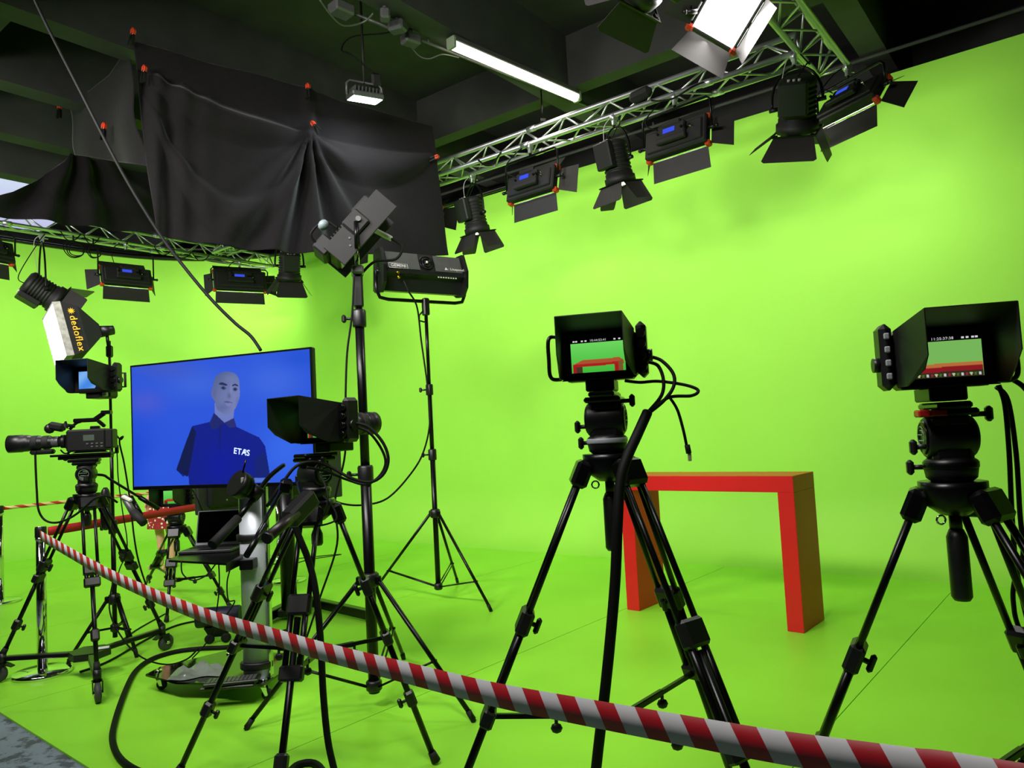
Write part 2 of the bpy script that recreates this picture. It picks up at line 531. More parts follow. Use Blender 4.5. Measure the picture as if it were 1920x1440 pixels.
# suspension rods from the beams down to the trusses
for i, (u, n) in enumerate([(-4.3, 6.3), (-7.95, 6.3), (-10.8, 4.4), (-10.8, 1.0), (-1.55, 3.0)]):
    m = MB(); p = UN(u, n, TZ + TH)
    m.cyl(p + Vector((0, 0, .02)), p + Vector((0, 0, BZ - TZ - TH + .02)), 0.008, n=8)
    m.box(p + Vector((0, 0, .04)), (.07, .07, .05), bev=.01)
    tag(m.build('hanger_rod', BLACKM), ['hanger rod dropping beside the end of the lit tube', 'hanger rod hidden behind the big black cloth', 'hanger rod at the far part of the left truss', 'hanger rod of the left truss beside the sagging cloth', 'hanger rod of the short crossing truss'][i], 'rod', 'truss hanger rods')

# dark pipe rails along the tops of the green wall
def rail(name, label, pts, r, m=BLACKM, brackets=()):
    root = thing(name, label, 'rail', pts[0])
    MB().tube([Vector(p) - Vector(pts[0]) for p in pts], r, n=10).build('pipe', m, root)
    for p, q in brackets:
        MB().cyl(Vector(p) - Vector(pts[0]), Vector(q) - Vector(pts[0]), r * .7, n=8).build('bracket', m, root)
def wallpath(off, z, a0, a1):
    """points running parallel to the cyclorama wall, off metres inside it"""
    out = []
    for i in range(9): out.append(UN(a1 + (WALL_U + CORNER - a1) * i / 8, WALL_N - off, z))
    for i in range(1, 13):
        a = PI / 2 * i / 12
        out.append(UN(WALL_U + CORNER, WALL_N - CORNER, z) + (NDIR * math.cos(a) - UDIR * math.sin(a)) * (CORNER - off))
    for i in range(1, 6): out.append(UN(WALL_U + off, WALL_N - CORNER + (a0 - WALL_N + CORNER) * i / 5, z))
    return out
wp = wallpath(0.06, WALL_TOP + 0.03, -3.0, -5.2)
rail('curtain_rail', 'black pipe rail curving along the top of the green wall', wp, 0.035)
wp2 = wallpath(0.06, WALL_TOP + 0.20, -3.0, 7.0)
rail('curtain_rail', 'thin upper rail above the green wall', wp2, 0.018, BEAM, [(p, p + Vector((0, 0, BZ + .03 - p.z))) for p in wp2[2:-1:3]])

# ------------------------------------------------------------------ lamps on the truss
def rotx(a): return Matrix.Rotation(a, 4, 'X')
def clamp_bits(root, top):
    m = MB()
    m.lathe([(.036, -.022), (.036, .022)], 14, Matrix.Translation((0, 0, top)) @ Matrix.Rotation(PI / 2, 4, 'Y'))
    m.box((0, 0, top - .05), (.03, .05, .05), bev=.006)
    m.cyl((0.0, .03, top - .03), (0, .075, top - .03), .006, n=8)
    m.build('hook_clamp', ALU, root)
def panel_lamp(label, loc, rz, tilt, power, drop=0.34, W=0.62, H=0.27, group='panel lamps on the trusses', dn=78, up=60, sd=(55, 55), lit=True, lcol=(1, .96, .92), fm=None, Tm=None):
    """flat LED panel lamp; local +y is the way it shines, origin at the hook on the truss"""
    root = thing('panel_lamp', label, 'lamp', loc, rz, group)
    clamp_bits(root, 0.0)
    T = Matrix.Translation((0, 0, -drop)) @ (rotx(tilt) if Tm is None else Tm)
    # yoke
    y = MB(); hw = W / 2 + .035
    y.tube([(-hw, 0, -drop), (-hw, 0, -.13), (-hw + .03, 0, -.10), (hw - .03, 0, -.10), (hw, 0, -.13), (hw, 0, -drop)], .011, n=8)
    y.cyl((0, 0, -.10), (0, 0, -.03), .014, n=8)
    y.build('yoke', BLACKM, root)
    for s in (-1, 1):
        m = MB(); m.cyl((s * (W / 2), 0, -drop), (s * (hw + .03), 0, -drop), .016, n=10); m.sphere((s * (hw + .045), 0, -drop), .02, 8)
        m.build('tilt_knob', BLACK, root)
    bo = MB(); bo.box((0, 0, 0), (W, .09, H), bev=.012, M=T); bo.box((0, -.015, 0), (W * .9, .10, H * .72), bev=.01, M=T)
    body = bo.build('housing', DARK, root)
    e = MB(); e.box((0, -.075, .035), (W * .44, .07, H * .48), bev=.012, M=T); e.box((0, -.10, -.045), (W * .48, .045, .05), bev=.008, M=T)
    e.box((0, -.095, .10), (W * .3, .05, .05), bev=.01, M=T)
    e.build('driver_box', DARK, body)
    MB().box((-.02, -.1125, .04), (W * .19, .004, .042), M=T).build('display', LCD, body)
    m = MB()
    for x in (.11, .145, -.13): m.cyl((x, -.105, .03), (x, -.125, .03), .012, n=10, M=T)
    m.build('dial', BLACKM, body)
    m = MB(); m.cyl((.18, -.05, .03), (.18, -.105, .03), .013, n=10, M=T); m.build('plug_socket', CHROME, body)
    for x in (-1, 1):
        for z in (-1, 1):
            MB().box((x * (W / 2 - .012), .03, z * (H / 2 - .008)), (.052, .07, .052), bev=.012, M=T).build('corner_guard', ORANGE, root)
    f = MB(); f.box((0, .049, 0), (W - .06, .012, H - .05), bev=.003, M=T)
    f.build('diffuser', LAMPW if lit else WHITEP, root)
    # barn doors hinged on the four front edges
    def door(axis, s, ang, ln):
        a = R(ang)
        if axis == 'z':
            h = Vector((0, .06, s * H / 2)); dr = Vector((0, math.cos(a), s * math.sin(a)))
            pts = [h + Vector((-W / 2 + .03, 0, 0)), h + Vector((W / 2 - .03, 0, 0)), h + dr * ln + Vector((W / 2 - .02, 0, 0)), h + dr * ln + Vector((-W / 2 + .02, 0, 0))]
        else:
            h = Vector((s * W / 2, .06, 0)); dr = Vector((s * math.sin(a), math.cos(a), 0))
            pts = [h + Vector((0, 0, -H / 2 + .02)), h + Vector((0, 0, H / 2 - .02)), h + dr * ln + Vector((0, 0, H / 2 + .02)), h + dr * ln + Vector((0, 0, -H / 2 - .02))]
        m = MB().plate([T @ p for p in pts], .003)
        o = m.build('barn_door', fm or FLAP, root)
        g = MB()
        if axis == 'z':
            for x0, x1 in ((-W * .36, -W * .04), (W * .06, W * .36)):
                g.cyl(T @ (h + Vector((x0, .004, 0))), T @ (h + Vector((x1, .004, 0))), .0055, n=6)
            g.build('hinge', SILVER, o)
    door('z', -1, dn, .19); door('z', 1, up, .19); door('x', -1, sd[0], .19); door('x', 1, sd[1], .19)
    c = MB(); c.tube(spline([T @ Vector((-.12, -.12, .06)), T @ Vector((-.2, -.18, .1)), Vector((-.22, -.12, -.15)), Vector((-.12, -.04, -.02)), Vector((-.05, .02, .03))], 5), .006, n=6)
    c.build('power_lead', CABLE, root)
    if power > 0:
        a = area('panel_light', T @ Vector((0, .075, 0)), T @ Vector((0, 2, 0)), W - .06, H - .05, power, lcol, 150, root)
    return root
def fresnel_lamp(label, loc, rz, tilt, power, drop=0.36, rb=.115, ln=.30, group='fresnel lamps on the trusses', doors=(40, 25, 35, 35), fm=None, bm_=None, dl=.21, swing=0.0):
    """barrel shaped lamp with four barn doors; local +y turned by tilt is the way it shines"""
    root = thing('fresnel_lamp', label, 'lamp', loc, rz, group)
    clamp_bits(root, 0.0)
    T = Matrix.Translation((0, 0, -drop)) @ Matrix.Rotation(swing, 4, 'Y') @ rotx(tilt)
    hw = rb + .045
    y = MB(); pts = []
    for i in range(13):
        a = PI * i / 12
        pts.append((hw * math.cos(a), 0, -drop + .05 + (drop - .14) * math.sin(a)))
    y.tube([(hw, 0, -drop)] + pts + [(-hw, 0, -drop)], .012, n=8)
    y.cyl((0, 0, -.095), (0, 0, -.03), .014, n=8)
    y.build('yoke', BLACKM, root)
    for s in (-1, 1):
        m = MB(); m.cyl((s * rb, 0, -drop), (s * (hw + .025), 0, -drop), .018, n=10); m.build('tilt_knob', BLACK, root)
    Q = T @ rotx(-PI / 2)                                  # lathe z -> +y
    b_ = MB()
    prof_ = [(rb * .72, -ln * .52), (rb * .95, -ln * .46), (rb, -ln * .40)]
    k = 7
    for i in range(k):
        z = -ln * .36 + i * ln * .09
        prof_ += [(rb, z), (rb * .93, z + .006), (rb * .93, z + ln * .05), (rb, z + ln * .055)]
    prof_ += [(rb * 1.0, ln * .32), (rb * 1.12, ln * .34), (rb * 1.12, ln * .5), (rb * .98, ln * .5)]
    b_.lathe(prof_, 20, Q)
    body = b_.build('barrel', bm_ or DARK, root)
    m = MB(); m.box((0, -ln * .18, -rb - .02), (rb * 1.5, ln * .62, .075), bev=.012, M=T)
    m.build('ballast_box', bm_ or DARK, body)
    m = MB()
    for x in (-.04, .0, .04): m.cyl((x, -ln * .49, -rb * .9), (x, -ln * .53, -rb * .9), .012, n=8, M=T)
    m.build('dial', WHITEP, body)
    m = MB(); m.lathe([(rb * .96, ln * .47), (rb * .7, ln * .50), (rb * .3, ln * .515), (.001, ln * .52)], 20, Q)
    m.build('lens', LAMPW if power > 0 else GLASSB, root)
    m = MB()
    for q in ((-1, 1), (1, 1), (1, -1), (-1, -1)): m.box((q[0] * rb * .95, ln * .51, q[1] * rb * .95), (.03, .02, .03), bev=.004, M=T)
    for s in (-1, 1):
        m.box((0, ln * .51, s * rb * 1.12), (rb * 2.3, .012, .012), M=T); m.box((s * rb * 1.12, ln * .51, 0), (.012, .012, rb * 2.3), M=T)
    m.build('door_frame', BLACKM, root)
    e = rb * 1.08
    for i, (sx, sz) in enumerate(((0, -1), (0, 1), (-1, 0), (1, 0))):
        a = R(doors[i])
        h = Vector((sx * e, ln * .52, sz * e)); dr = Vector((sx * math.sin(a), math.cos(a), sz * math.sin(a)))
        t = Vector((0, 0, 1)) if sx else Vector((1, 0, 0))
        w0, w1 = e * .96, e * 1.32
        if i > 1: w0, w1 = e * .9, e * .72
        pts = [h - t * w0, h + t * w0, h + dr * dl * .92 + t * w1, h + dr * dl + t * w1 * .9, h + dr * dl - t * w1 * .9, h + dr * dl * .92 - t * w1]
        MB().plate([T @ p for p in pts], .003).build('barn_door', fm or FLAP, root)
    c = MB(); c.tube(spline([T @ Vector((0, -ln * .5, -.03)), T @ Vector((.08, -ln * .75, 0)), Vector((.12, -.06, -.12)), Vector((.05, .03, .02))], 6), .006, n=6)
    c.build('power_lead', CABLE, root)
    # steel safety wire
    c = MB(); c.tube(spline([Vector((-.03, 0, .02)), Vector((-.07, -.08, -.12)), T @ Vector((-rb, .03, .03)), T @ Vector((-rb * .6, .1, rb))], 6), .0035, n=5)
    c.build('safety_wire', WHITEP, root)
    if power > 0:
        l = bpy.data.lights.new('fresnel_light', 'SPOT'); l.energy = power; l.spot_size = R(125); l.spot_blend = .8; l.shadow_soft_size = rb * .8; l.color = (1, .95, .9)
        o = bpy.data.objects.new('fresnel_light', l); COL.objects.link(o); o.parent = root
        o.location = T @ Vector((0, ln * .56, 0))
        o.rotation_euler = ((T @ Vector((0, 2, 0))) - (T @ Vector((0, 0, 0)))).to_track_quat('-Z', 'Y').to_euler()
    return root
def on_n(px, n):                  # distance D at which the column px meets the plane n = const
    t = (px - 960) / FPX
    return n / (t * SA + CA)
def on_u(px, u):
    t = (px - 960) / FPX
    return u / (t * CA - SA)
def hang_r(px, n=6.175):
    D = on_n(px, n); return Vector(((px - 960) / FPX * D, D, TZ - .03))
def hang_l(px, u=-10.675):
    D = on_u(px, u); return Vector(((px - 960) / FPX * D, D, TZ - .03))
RZ0 = ROOM_RZ                      # faces the long wall (+n)
PW = 10; PWL = 15
panel_lamp('panel lamp half hidden behind the right edge of the black cloth', hang_r(803, 6.425), RZ0 - R(4), R(-14), PW)
fresnel_lamp('fresnel lamp hanging just right of the black cloth on the long truss', hang_r(905, 6.425), RZ0 - R(12), R(-78), 16, drop=.46, rb=.13, ln=.40, doors=(34, 14, 28, 28))
panel_lamp('panel lamp between two fresnel lamps on the long truss', hang_r(1018), RZ0 - R(3), R(-12), PW, drop=.40, sd=(40, 65))
fresnel_lamp('fresnel lamp hanging between two panel lamps on the long truss', hang_r(1182), RZ0 - R(14), R(-78), 16, drop=.44, rb=.13, ln=.40, doors=(34, 14, 28, 28))
panel_lamp('panel lamp between fresnel lamp and truss corner, blue display showing', hang_r(1300), RZ0 - R(5), R(-10), PW, drop=.38, sd=(40, 65))
fresnel_lamp('large fresnel lamp at the truss corner, doors wide open', hang_r(1535), RZ0 + R(8), R(-58), 16, drop=.40, rb=.15, ln=.42, dl=.25, doors=(55, 40, 55, 22), swing=R(10))
panel_lamp('panel lamp at the far end of the crossing truss, tilted steeply', UN(-1.425, 6.70, TZ - .03), RZ0 - R(28), R(-38), PW, drop=.30, sd=(30, 50), dn=60)
LZ0 = ROOM_RZ + PI / 2             # faces the left wall (-u)
panel_lamp('panel lamp next to the angled fresnel lamp, one door showing', hang_l(-22), LZ0 + R(18), R(-12), PWL)
fresnel_lamp('fresnel lamp turned down and sideways beside the coiled cable', hang_l(80, -10.925), LZ0 - R(100), R(-32), 16, drop=.75, rb=.175, ln=.44, dl=.28)
panel_lamp('panel lamp beside a coil of cable under the left truss', hang_l(240), LZ0 - R(8), R(-16), PWL, drop=.47, W=.66, sd=(50, 35))
panel_lamp('panel lamp between coiled cable and fresnel lamp near the corner', hang_l(455), LZ0 - R(22), R(-16), PWL, drop=.30, W=.80, H=.34, sd=(35, 75))
fresnel_lamp('fresnel lamp near the wall corner with a white grip knob', hang_r(550), LZ0 - R(28), R(-68), 13, drop=.52, rb=.145, ln=.37, dl=.24)
panel_lamp('panel lamp in the wall corner behind the black cloth hem', hang_r(672, 6.425), RZ0, R(-20), PWL, drop=.34, W=.62, sd=(60, 60))
# the bright panel that shines back towards the viewer, and its dark neighbour
bl = onplane(1366, 18, UN(-1.675, 0), UDIR)
fwd = (EYE + Vector((-.9, 0, -1.3)) - bl).normalized()              # the way it shines
xa = (_RT * -.50 - _UP * .86); xa = (xa - fwd * xa.dot(fwd)).normalized()
za = xa.cross(fwd)
panel_lamp('bright lit lamp panel with red frame shining into the room', Vector((bl.x, bl.y, TZ - .03)), 0, 0, 26, drop=TZ - .03 - bl.z, W=.41, H=.35, dn=25, up=75, sd=(60, 40), fm=FLAP,
           Tm=Matrix(((xa.x, fwd.x, za.x, 0), (xa.y, fwd.y, za.y, 0), (xa.z, fwd.z, za.z, 0), (0, 0, 0, 1))))
dk = onplane(1240, -78, UN(-1.675, 0), UDIR)
fresnel_lamp('dark barrel lamp seen from below beside the bright lit panel', Vector((dk.x, dk.y, TZ - .03)), LZ0 - R(10), R(-14), 0, drop=TZ - .03 - dk.z, rb=.16, ln=.42, dl=.18, doors=(30, 30, 30, 30))

# ------------------------------------------------------------------ black cloths hung under the beams
def lerp_poly(pts, s):
    n = len(pts) - 1; i = min(int(s * n), n - 1); t = s * n - i
    a, b_ = pts[i], pts[i + 1]
    return (a[0] + (b_[0] - a[0]) * t, a[1] + (b_[1] - a[1]) * t)
def cloth(name, label, top, bot, p0, nrm, nx, ny, disp, m):
    """sheet hanging in the upright plane (p0, nrm); edges given as outlines, folds pushed out along the normal"""
    vs, fs = [], []
    for j in range(ny):
        t = j / (ny - 1)
        for i in range(nx):
            s = i / (nx - 1)
            a, b_ = lerp_poly(top, s), lerp_poly(bot, s)
            x, y = a[0] + (b_[0] - a[0]) * t, a[1] + (b_[1] - a[1]) * t
            p = onplane(x, y, p0, nrm)
            vs.append(p - nrm * disp(x, y, s, t))
    for j in range(ny - 1):
        for i in range(nx - 1):
            k = j * nx + i; fs.append((k, k + 1, k + nx + 1, k + nx))
    root = MB().add(vs, fs, True).build(name, m)
    so = root.modifiers.new('thickness', 'SOLIDIFY'); so.thickness = 0.003
    return tag(root, label, 'curtain')
A_, B_ = G(250, 75, BZ), G(810, 235, BZ - .14)
cn = Vector(((B_ - A_).y, -(B_ - A_).x, 0)).normalized()
if cn.y < 0: cn = -cn
def swag(x, y, xa, ya, xb, yb):
    w = min(max((x - xa) / (xb - xa), 0), 1)
    ln_ = ya + (yb - ya) * w
    e = 4 * w * (1 - w)
    return w, (y - ln_) / (e + 0.22), e
def folds_big(x, y, s, t):
    d = 0.0
    px, py = 578, 248
    if y > 90:
        if x < px:
            w, k, e = swag(x, y, 268, 130, px, py)
            if k > 0: d += .13 * e ** .7 * max(0, math.sin(k / 24.0 + .6 * math.sin(k / 60))) ** 1.4 * min(1, k / 18) * min(1, max(0, (215 - k) / 60))
            if k > 0: d += .05 * (1 - w) ** 4 * math.sin(x / 7.5)
        else:
            w, k, e = swag(x, y, px, py, 812, 285)
            if k > 0: d += .12 * e ** .7 * max(0, math.sin(k / 22.0 - .2)) ** 1.4 * min(1, k / 14) * min(1, max(0, (150 - k) / 40))
    if y > py:                                   # folds that fan out below the clamp
        th = math.atan2(x - px, y - py); rr = math.hypot(x - px, y - py)
        d += .09 * math.exp(-(th / .6) ** 2) * math.sin(th * 17 + .5) * min(1, rr / 60)
    d += .10 * math.exp(-((x - px) / 14) ** 2 - ((y - py) / 30) ** 2)
    # vertical fold from beam to clamp
    d += .03 * math.exp(-((x - px) / 10) ** 2) * (1 if y < py else 0)
    # gather at the right hem
    d += .03 * math.sin((x - 700) / 13.0) * max(0, t - .55) * (1 if x > 690 else 0)
    d += .010 * math.sin(x / 26.0 + 1.5 * math.sin(y / 90)) + .005 * math.sin(y / 22.0 + x / 31)
    return d
big = cloth('black_cloth', 'large black cloth gathered at a clamp behind the tall lamp stand',
      [(250, 75), (330, 100), (412, 122), (495, 143), (575, 164), (640, 190), (700, 205), (760, 222), (811, 236)],
      [(292, 438), (350, 452), (420, 462), (500, 470), (560, 474), (640, 480), (700, 478), (780, 483), (842, 478)],
      A_, cn, 190, 120, folds_big, CLOTH)
# cloth closing the gap between two beams, further left
A2, B2 = G(130, 205, BZ), G(250, 75, BZ)
c2 = Vector(((B2 - A2).y, -(B2 - A2).x, 0)).normalized()
if c2.y < 0: c2 = -c2
cloth('black_cloth', 'small black cloth slung between two ceiling beams', [(133, 206), (165, 172), (205, 140), (243, 84)], [(140, 290), (190, 298), (235, 305), (270, 310)],
      A2 + c2 * .12, c2, 50, 50, lambda x, y, s, t: .04 * math.sin((y - 200 + (x - 200) * .4) / 26.0) * t + .03 * math.sin(x / 12.0) * t, CLOTH)
# cloth above the left truss
p3 = UN(-9.30, 0, 0)
def folds3(x, y, s, t):
    d = math.hypot(x - 150, y - 235)
    th = math.atan2(x - 150, y - 235)
    return .07 * math.sin(th * 13) * min(1, d / 90) + .03 * math.sin(y / 13 + x / 60)
cloth('black_cloth', 'black cloth sagging above the left truss', [(-40, 378), (20, 362), (70, 338), (120, 302), (145, 268), (215, 262), (290, 285)],
      [(-40, 404), (40, 410), (100, 418), (160, 424), (220, 430), (260, 434), (294, 440)], p3, UN(-1, 0), 90, 60, folds3, CLOTH)
# spring clamps
def spring_clamp(label, p, rx=0.0, sc=1.0):
    root = thing('spring_clamp', label, 'clamp', p, R(-25))
    root.rotation_euler = (0, rx, R(-25)); root.scale = (sc,) * 3
    for s in (-1, 1):
        m = MB(); m.plate([(s * .004, -.02, .0), (s * .022, -.02, -.02), (s * .03, -.02, -.10), (s * .018, -.02, -.10), (s * .006, -.02, -.03)], .022)
        m.build('handle', BLACK, root)
        m = MB(); m.plate([(s * .003, -.02, .0), (s * .02, -.02, -.005), (s * .022, -.02, .03), (s * .004, -.02, .05)], .024)
        m.build('jaw', ORANGE, root)
    m = MB(); m.cyl((0, -.034, -.005), (0, -.006, -.005), .008, n=10); m.build('spring', CHROME, root)
off = -cn * .07
for lab, px, py, ax in (('spring clamp at the top corner of the big black cloth', 250, 72, .3), ('spring clamp below the top corner of the big cloth', 271, 141, .2),
                        ('spring clamp on the beam above the gathered cloth', 575, 172, 0), ('pale spring clamp gathering the middle of the big cloth', 580, 246, -.6),
                        ('spring clamp at the right edge of the big cloth', 812, 300, 1.4)):
    spring_clamp(lab, onplane(px, py, A_, cn) + off * (2.2 if px == 580 else 1), ax, 1.0)
for lab, px, py, ax in (('spring clamp hanging at the end of the small black cloth', 131, 208, .1), ('spring clamp pinned in the middle of the small black cloth', 216, 246, .2)):
    spring_clamp(lab, onplane(px, py, A2 + c2 * .12, c2) - c2 * .08, ax, 1.1)

# ------------------------------------------------------------------ ceiling lights
t0, t1 = G(845, 82, 4.93), G(1083, 184, 4.93)
td = t1 - t0; tl = td.length; td.normalize()
root = thing('tube_light', 'long lit tube light fixed along a ceiling beam', 'ceiling light', (t0 + t1) / 2, math.atan2(td.y, td.x))
m = MB(); m.box((0, 0, .045), (tl, .10, .06), bev=.012); m.build('batten', GREYM, root)
m = MB(); m.lathe([(.046, -tl / 2 + .03), (.046, tl / 2 - .03)], 16, Matrix.Rotation(PI / 2, 4, 'Y')); m.build('diffuser', TUBEM, root)
for s in (-1, 1): MB().box((s * (tl / 2 - .01), 0, .01), (.05, .105, .11), bev=.014).build('end_cap', mat('grey_green_cap', (120, 135, 110), .5), root)
area('tube_glow', (0, 0, -.06), (0, 0, -2), tl - .1, .06, 6, (1, .95, .85), 180, root)
# conduit beside it with fittings
pa, pb = G(628, 12, 4.99), G(1105, 200, 4.99)
rail('conduit_pipe', 'grey conduit pipe running beside the tube light', [pa, pb], .014, GREYM, [(pa.lerp(pb, t), pa.lerp(pb, t) + Vector((0, 0, .05))) for t in (.3, .55, .78)])
for k, (px, py, sc) in enumerate(((640, 18, 1.4), (722, 28, .8), (745, 50, 1.1), (770, 75, 1.2))):
    p = G(px, py, 4.95)
    m = MB(); m.box(p, (.13 * sc, .10 * sc, .09), (0, 0, .8 + k), bev=.015); m.cyl(p, p + Vector((0, 0, .1)), .02, n=8)
    tag(m.build('junction_box', GREYM), ['largest junction box where the cable loop enters', 'small junction box at the head of the conduit', 'middle junction box on the ceiling conduit', 'junction box closest to the lit tube'][k], 'box', 'boxes on the ceiling conduit')
def cable(name, label, pts, r=.006, group=None, n=7, k=7, m=CABLE, cat='cable'):
    P = spline(pts, k)
    o = MB().tube([p - P[0] for p in P], r, n=n).build(name, m)
    o.location = P[0]
    return tag(o, label, cat, group)
cable('power_cable', 'grey cable loop hanging under the ceiling junction box', [G(600, 0, 4.9), G(622, 30, 4.86), G(645, 48, 4.86), G(680, 42, 4.92), G(700, 25, 4.96)], .008, m=GREYM)
cable('power_cable', 'thin cable sagging between conduit and tube light', [G(765, 80, 4.95), G(785, 104, 4.88), G(805, 110, 4.86), G(830, 102, 4.9), G(860, 108, 4.95)], .006, m=GREYM)
# flood lamp
fp = at(684, 188, 6.85)
root = thing('flood_lamp', 'square lit flood lamp hanging in front of the black cloth', 'lamp', fp, R(28))
T = rotx(R(12))
m = MB(); m.box((0, 0, .03), (.30, .25, .05), bev=.012, M=T)
for i in range(8): m.box((-.12 + i * .034, 0, .075), (.008, .2, .05), M=T)
m.build('housing', GREYM, root)
MB().box((0, 0, .002), (.27, .22, .006), M=T).build('glass', LAMPC, root)
m = MB(); m.tube([(-.17, 0, .03), (-.17, 0, .14), (-.14, 0, .17), (.14, 0, .17), (.17, 0, .14), (.17, 0, .03)], .012, n=6); m.build('bracket', GREYM, root)
m = MB(); m.box((.12, .02, .22), (.1, .1, .12), bev=.02); m.build('driver_box', DARK, root)
m = MB(); m.cyl((0, 0, .16), (0, 0, 5.7 - fp.z), .012, n=8); m.build('hanging_rod', DARK, root)
area('flood_glow', T @ Vector((0, 0, -.02)), T @ Vector((0, 0, -2)), .26, .21, 22, (.86, .93, 1.0), 170, root)
cable('power_cable', 'black cable hanging loose beside the flood lamp', [fp + Vector((.1, 0, .25)), fp + Vector((-.1, -.05, .42)), fp + Vector((-.2, 0, .5)), fp + Vector((-.1, .05, .65)), fp + Vector((.3, .1, .72)), fp + Vector((.45, .15, 1.0))], .007)

# ------------------------------------------------------------------ lamp stands
def light_stand(label, c, feet, zc, zb, secs, brace_t=.62, group='lamp stands'):
    """pole with a sliding collar and three hinged legs; feet are floor points, secs = [(z0, z1, radius)]"""
    root = thing('light_stand', label, 'light stand', (c[0], c[1], 0), 0, group)
    C0 = Vector((c[0], c[1], 0))
    for z0, z1, r in secs:
        MB().cyl((0, 0, z0), (0, 0, z1), r, n=14).build('pole', BLACKM, root)
    for i, (z0, z1, r) in enumerate(secs[:-1]):
        m = MB(); m.lathe([(r + .012, z1 - .07), (r + .014, z1 - .06), (r + .014, z1 + .02), (r + .008, z1 + .03)], 14)
        o = m.build('collar', BLACK, root)
        k = MB(); k.cyl((-r, 0, z1 - .02), (-r - .05, -.01, z1 - .02), .008, n=8); k.box((-r - .06, -.01, z1 - .02), (.025, .03, .045), bev=.008); k.build('lock_knob', BLACK, o)
    rp = secs[0][2]
    m = MB(); m.lathe([(rp + .01, zc - .04), (rp + .022, zc - .03), (rp + .022, zc + .03), (rp + .01, zc + .04)], 14)
    k = m.build('leg_collar', BLACK, root)
    m = MB(); m.lathe([(rp + .004, zb - .03), (rp + .014, zb - .02), (rp + .014, zb + .02), (rp + .004, zb + .03)], 14); m.build('brace_hub', BLACK, root)
    for f in feet:
        F = Vector(f) - C0
        d = Vector((F.x, F.y, 0)).normalized()
        a = d * (rp + .03) + Vector((0, 0, zc)); F = Vector((F.x, F.y, .014))
        m = MB(); m.cyl(a, F, .013, n=10); m.box(a, (.03, .03, .05), bev=.006)
        leg = m.build('leg', BLACKM, root)
        MB().cyl(F + (a - F).normalized() * .05, F - Vector((0, 0, .012)), .016, .014, n=10).build('rubber_foot', RUBBER, leg)
        q = a.lerp(F, brace_t); h = d * (rp + .012) + Vector((0, 0, zb))
        sd_ = Vector((-d.y, d.x, 0)) * .012
        m = MB(); m.cyl(h + sd_, q + sd_, .006, n=6); m.cyl(h - sd_, q - sd_, .006, n=6); m.cyl(q + sd_ * 1.6, q - sd_ * 1.6, .008, n=8)
        m.build('brace', BLACKM, root)
    return root
# --- tall stand with an edge-on panel lamp
TS_F = [G(461, 1369), G(889, 1354), G(757, 1236)]
tc_ = Vector((-.855, 4.25, 0))
ztop = at(668, 520, 4.25).z
light_stand('tall thick black lamp stand in front of the screen', tc_, TS_F, .70, .12, [(.08, 1.31, .031), (1.25, 2.2, .026), (2.15, ztop - .1, .02)], .6)
# head of the stand: grip block
hx = Vector((tc_.x, tc_.y, 0))
def lamp_head(root, z, w=.07):
    m = MB(); m.box((0, 0, z - .03), (w, w * .8, .20), bev=.012); m.build('receiver_block', BLACK, root)
    m = MB(); m.box((0, 0, z + .085), (w * 1.9, w, .05), bev=.01); m.build('spigot_plate', GREYM, root)
    m = MB(); m.tube([(-w * .5, 0, z - .02), (-w * 1.1, 0, z - .05), (-w * 1.2, 0, z - .12), (-w * .9, 0, z - .15), (-w * .4, 0, z - .13)], .008, n=6); m.build('lock_handle', BLACK, root)
    m = MB(); m.cyl((0, 0, z + .1), (0, 0, z + .22), .014, n=10); m.build('spigot', CHROME, root)
pl = at(664, 430, 4.22)
root = thing('stand_panel_lamp', 'black panel lamp seen edge-on atop the tall stand', 'lamp', (tc_.x, tc_.y, 0), R(-78))
lamp_head(root, ztop - .05)
T = Matrix.Translation((0, 0, pl.z)) @ rotx(R(-42))
W, H = .32, .43
m = MB(); m.box((0, .02, 0), (W, .07, H), bev=.01, M=T)
for s in (-1, 1): m.box((s * W / 2, .035, 0), (.012, .15, H + .02), bev=.003, M=T)
body = m.build('housing', DARK, root)
MB().box((0, .058, 0), (W - .03, .01, H - .03), M=T).build('diffuser', WHITEP, root)
m = MB()
for i in range(9): m.box((0, -.04, -.16 + i * .022), (W * .6, .05, .008), M=T)
m.build('heat_sink', DARK, body)
m = MB(); m.box((0, -.06, -.2), (W * .7, .09, .10), bev=.01, M=T); m.build('driver_box', DARK, body)
m = MB(); m.box((0, -.055, .12), (W * .5, .06, .14), bev=.015, M=T); m.build('battery_plate', DARK, body)
m = MB(); m.sphere((0, 0, 0), .036, 12, (1, .8, .9), M=T @ Matrix.Translation((.12, -.13, -.12))); m.build('grip_knob', mat('pale_blue_plastic', (120, 135, 138), .5), root)
y = MB(); hw = W / 2 + .03
y.tube([T @ Vector((hw, 0, 0)), (hw, 0, pl.z - .15), (hw - .05, 0, ztop + .2), (0, 0, ztop + .16), (-hw + .05, 0, ztop + .2), (-hw, 0, pl.z - .15), T @ Vector((-hw, 0, 0))], .013, n=8)
y.build('yoke', BLACKM, root)
for s in (-1, 1):
    m = MB(); m.box((s * (W / 2 + .015), 0, 0), (.025, .11, .12), bev=.01, M=T); o = m.build('pivot_plate', DARK, root)
    m = MB(); m.cyl((s * (W / 2 + .02), .0, .02), (s * (W / 2 + .04), 0, .02), .015, n=10, M=T); m.build('pivot_bolt', GREYM, o)
    m = MB()
    for q in ((.03, -.09), (.06, -.06), (.06, -.12)): m.cyl((s * W / 2, q[0], q[1]), (s * (W / 2 + .01), q[0], q[1]), .006, n=8, M=T)
    m.build('screw', GREYM, body)
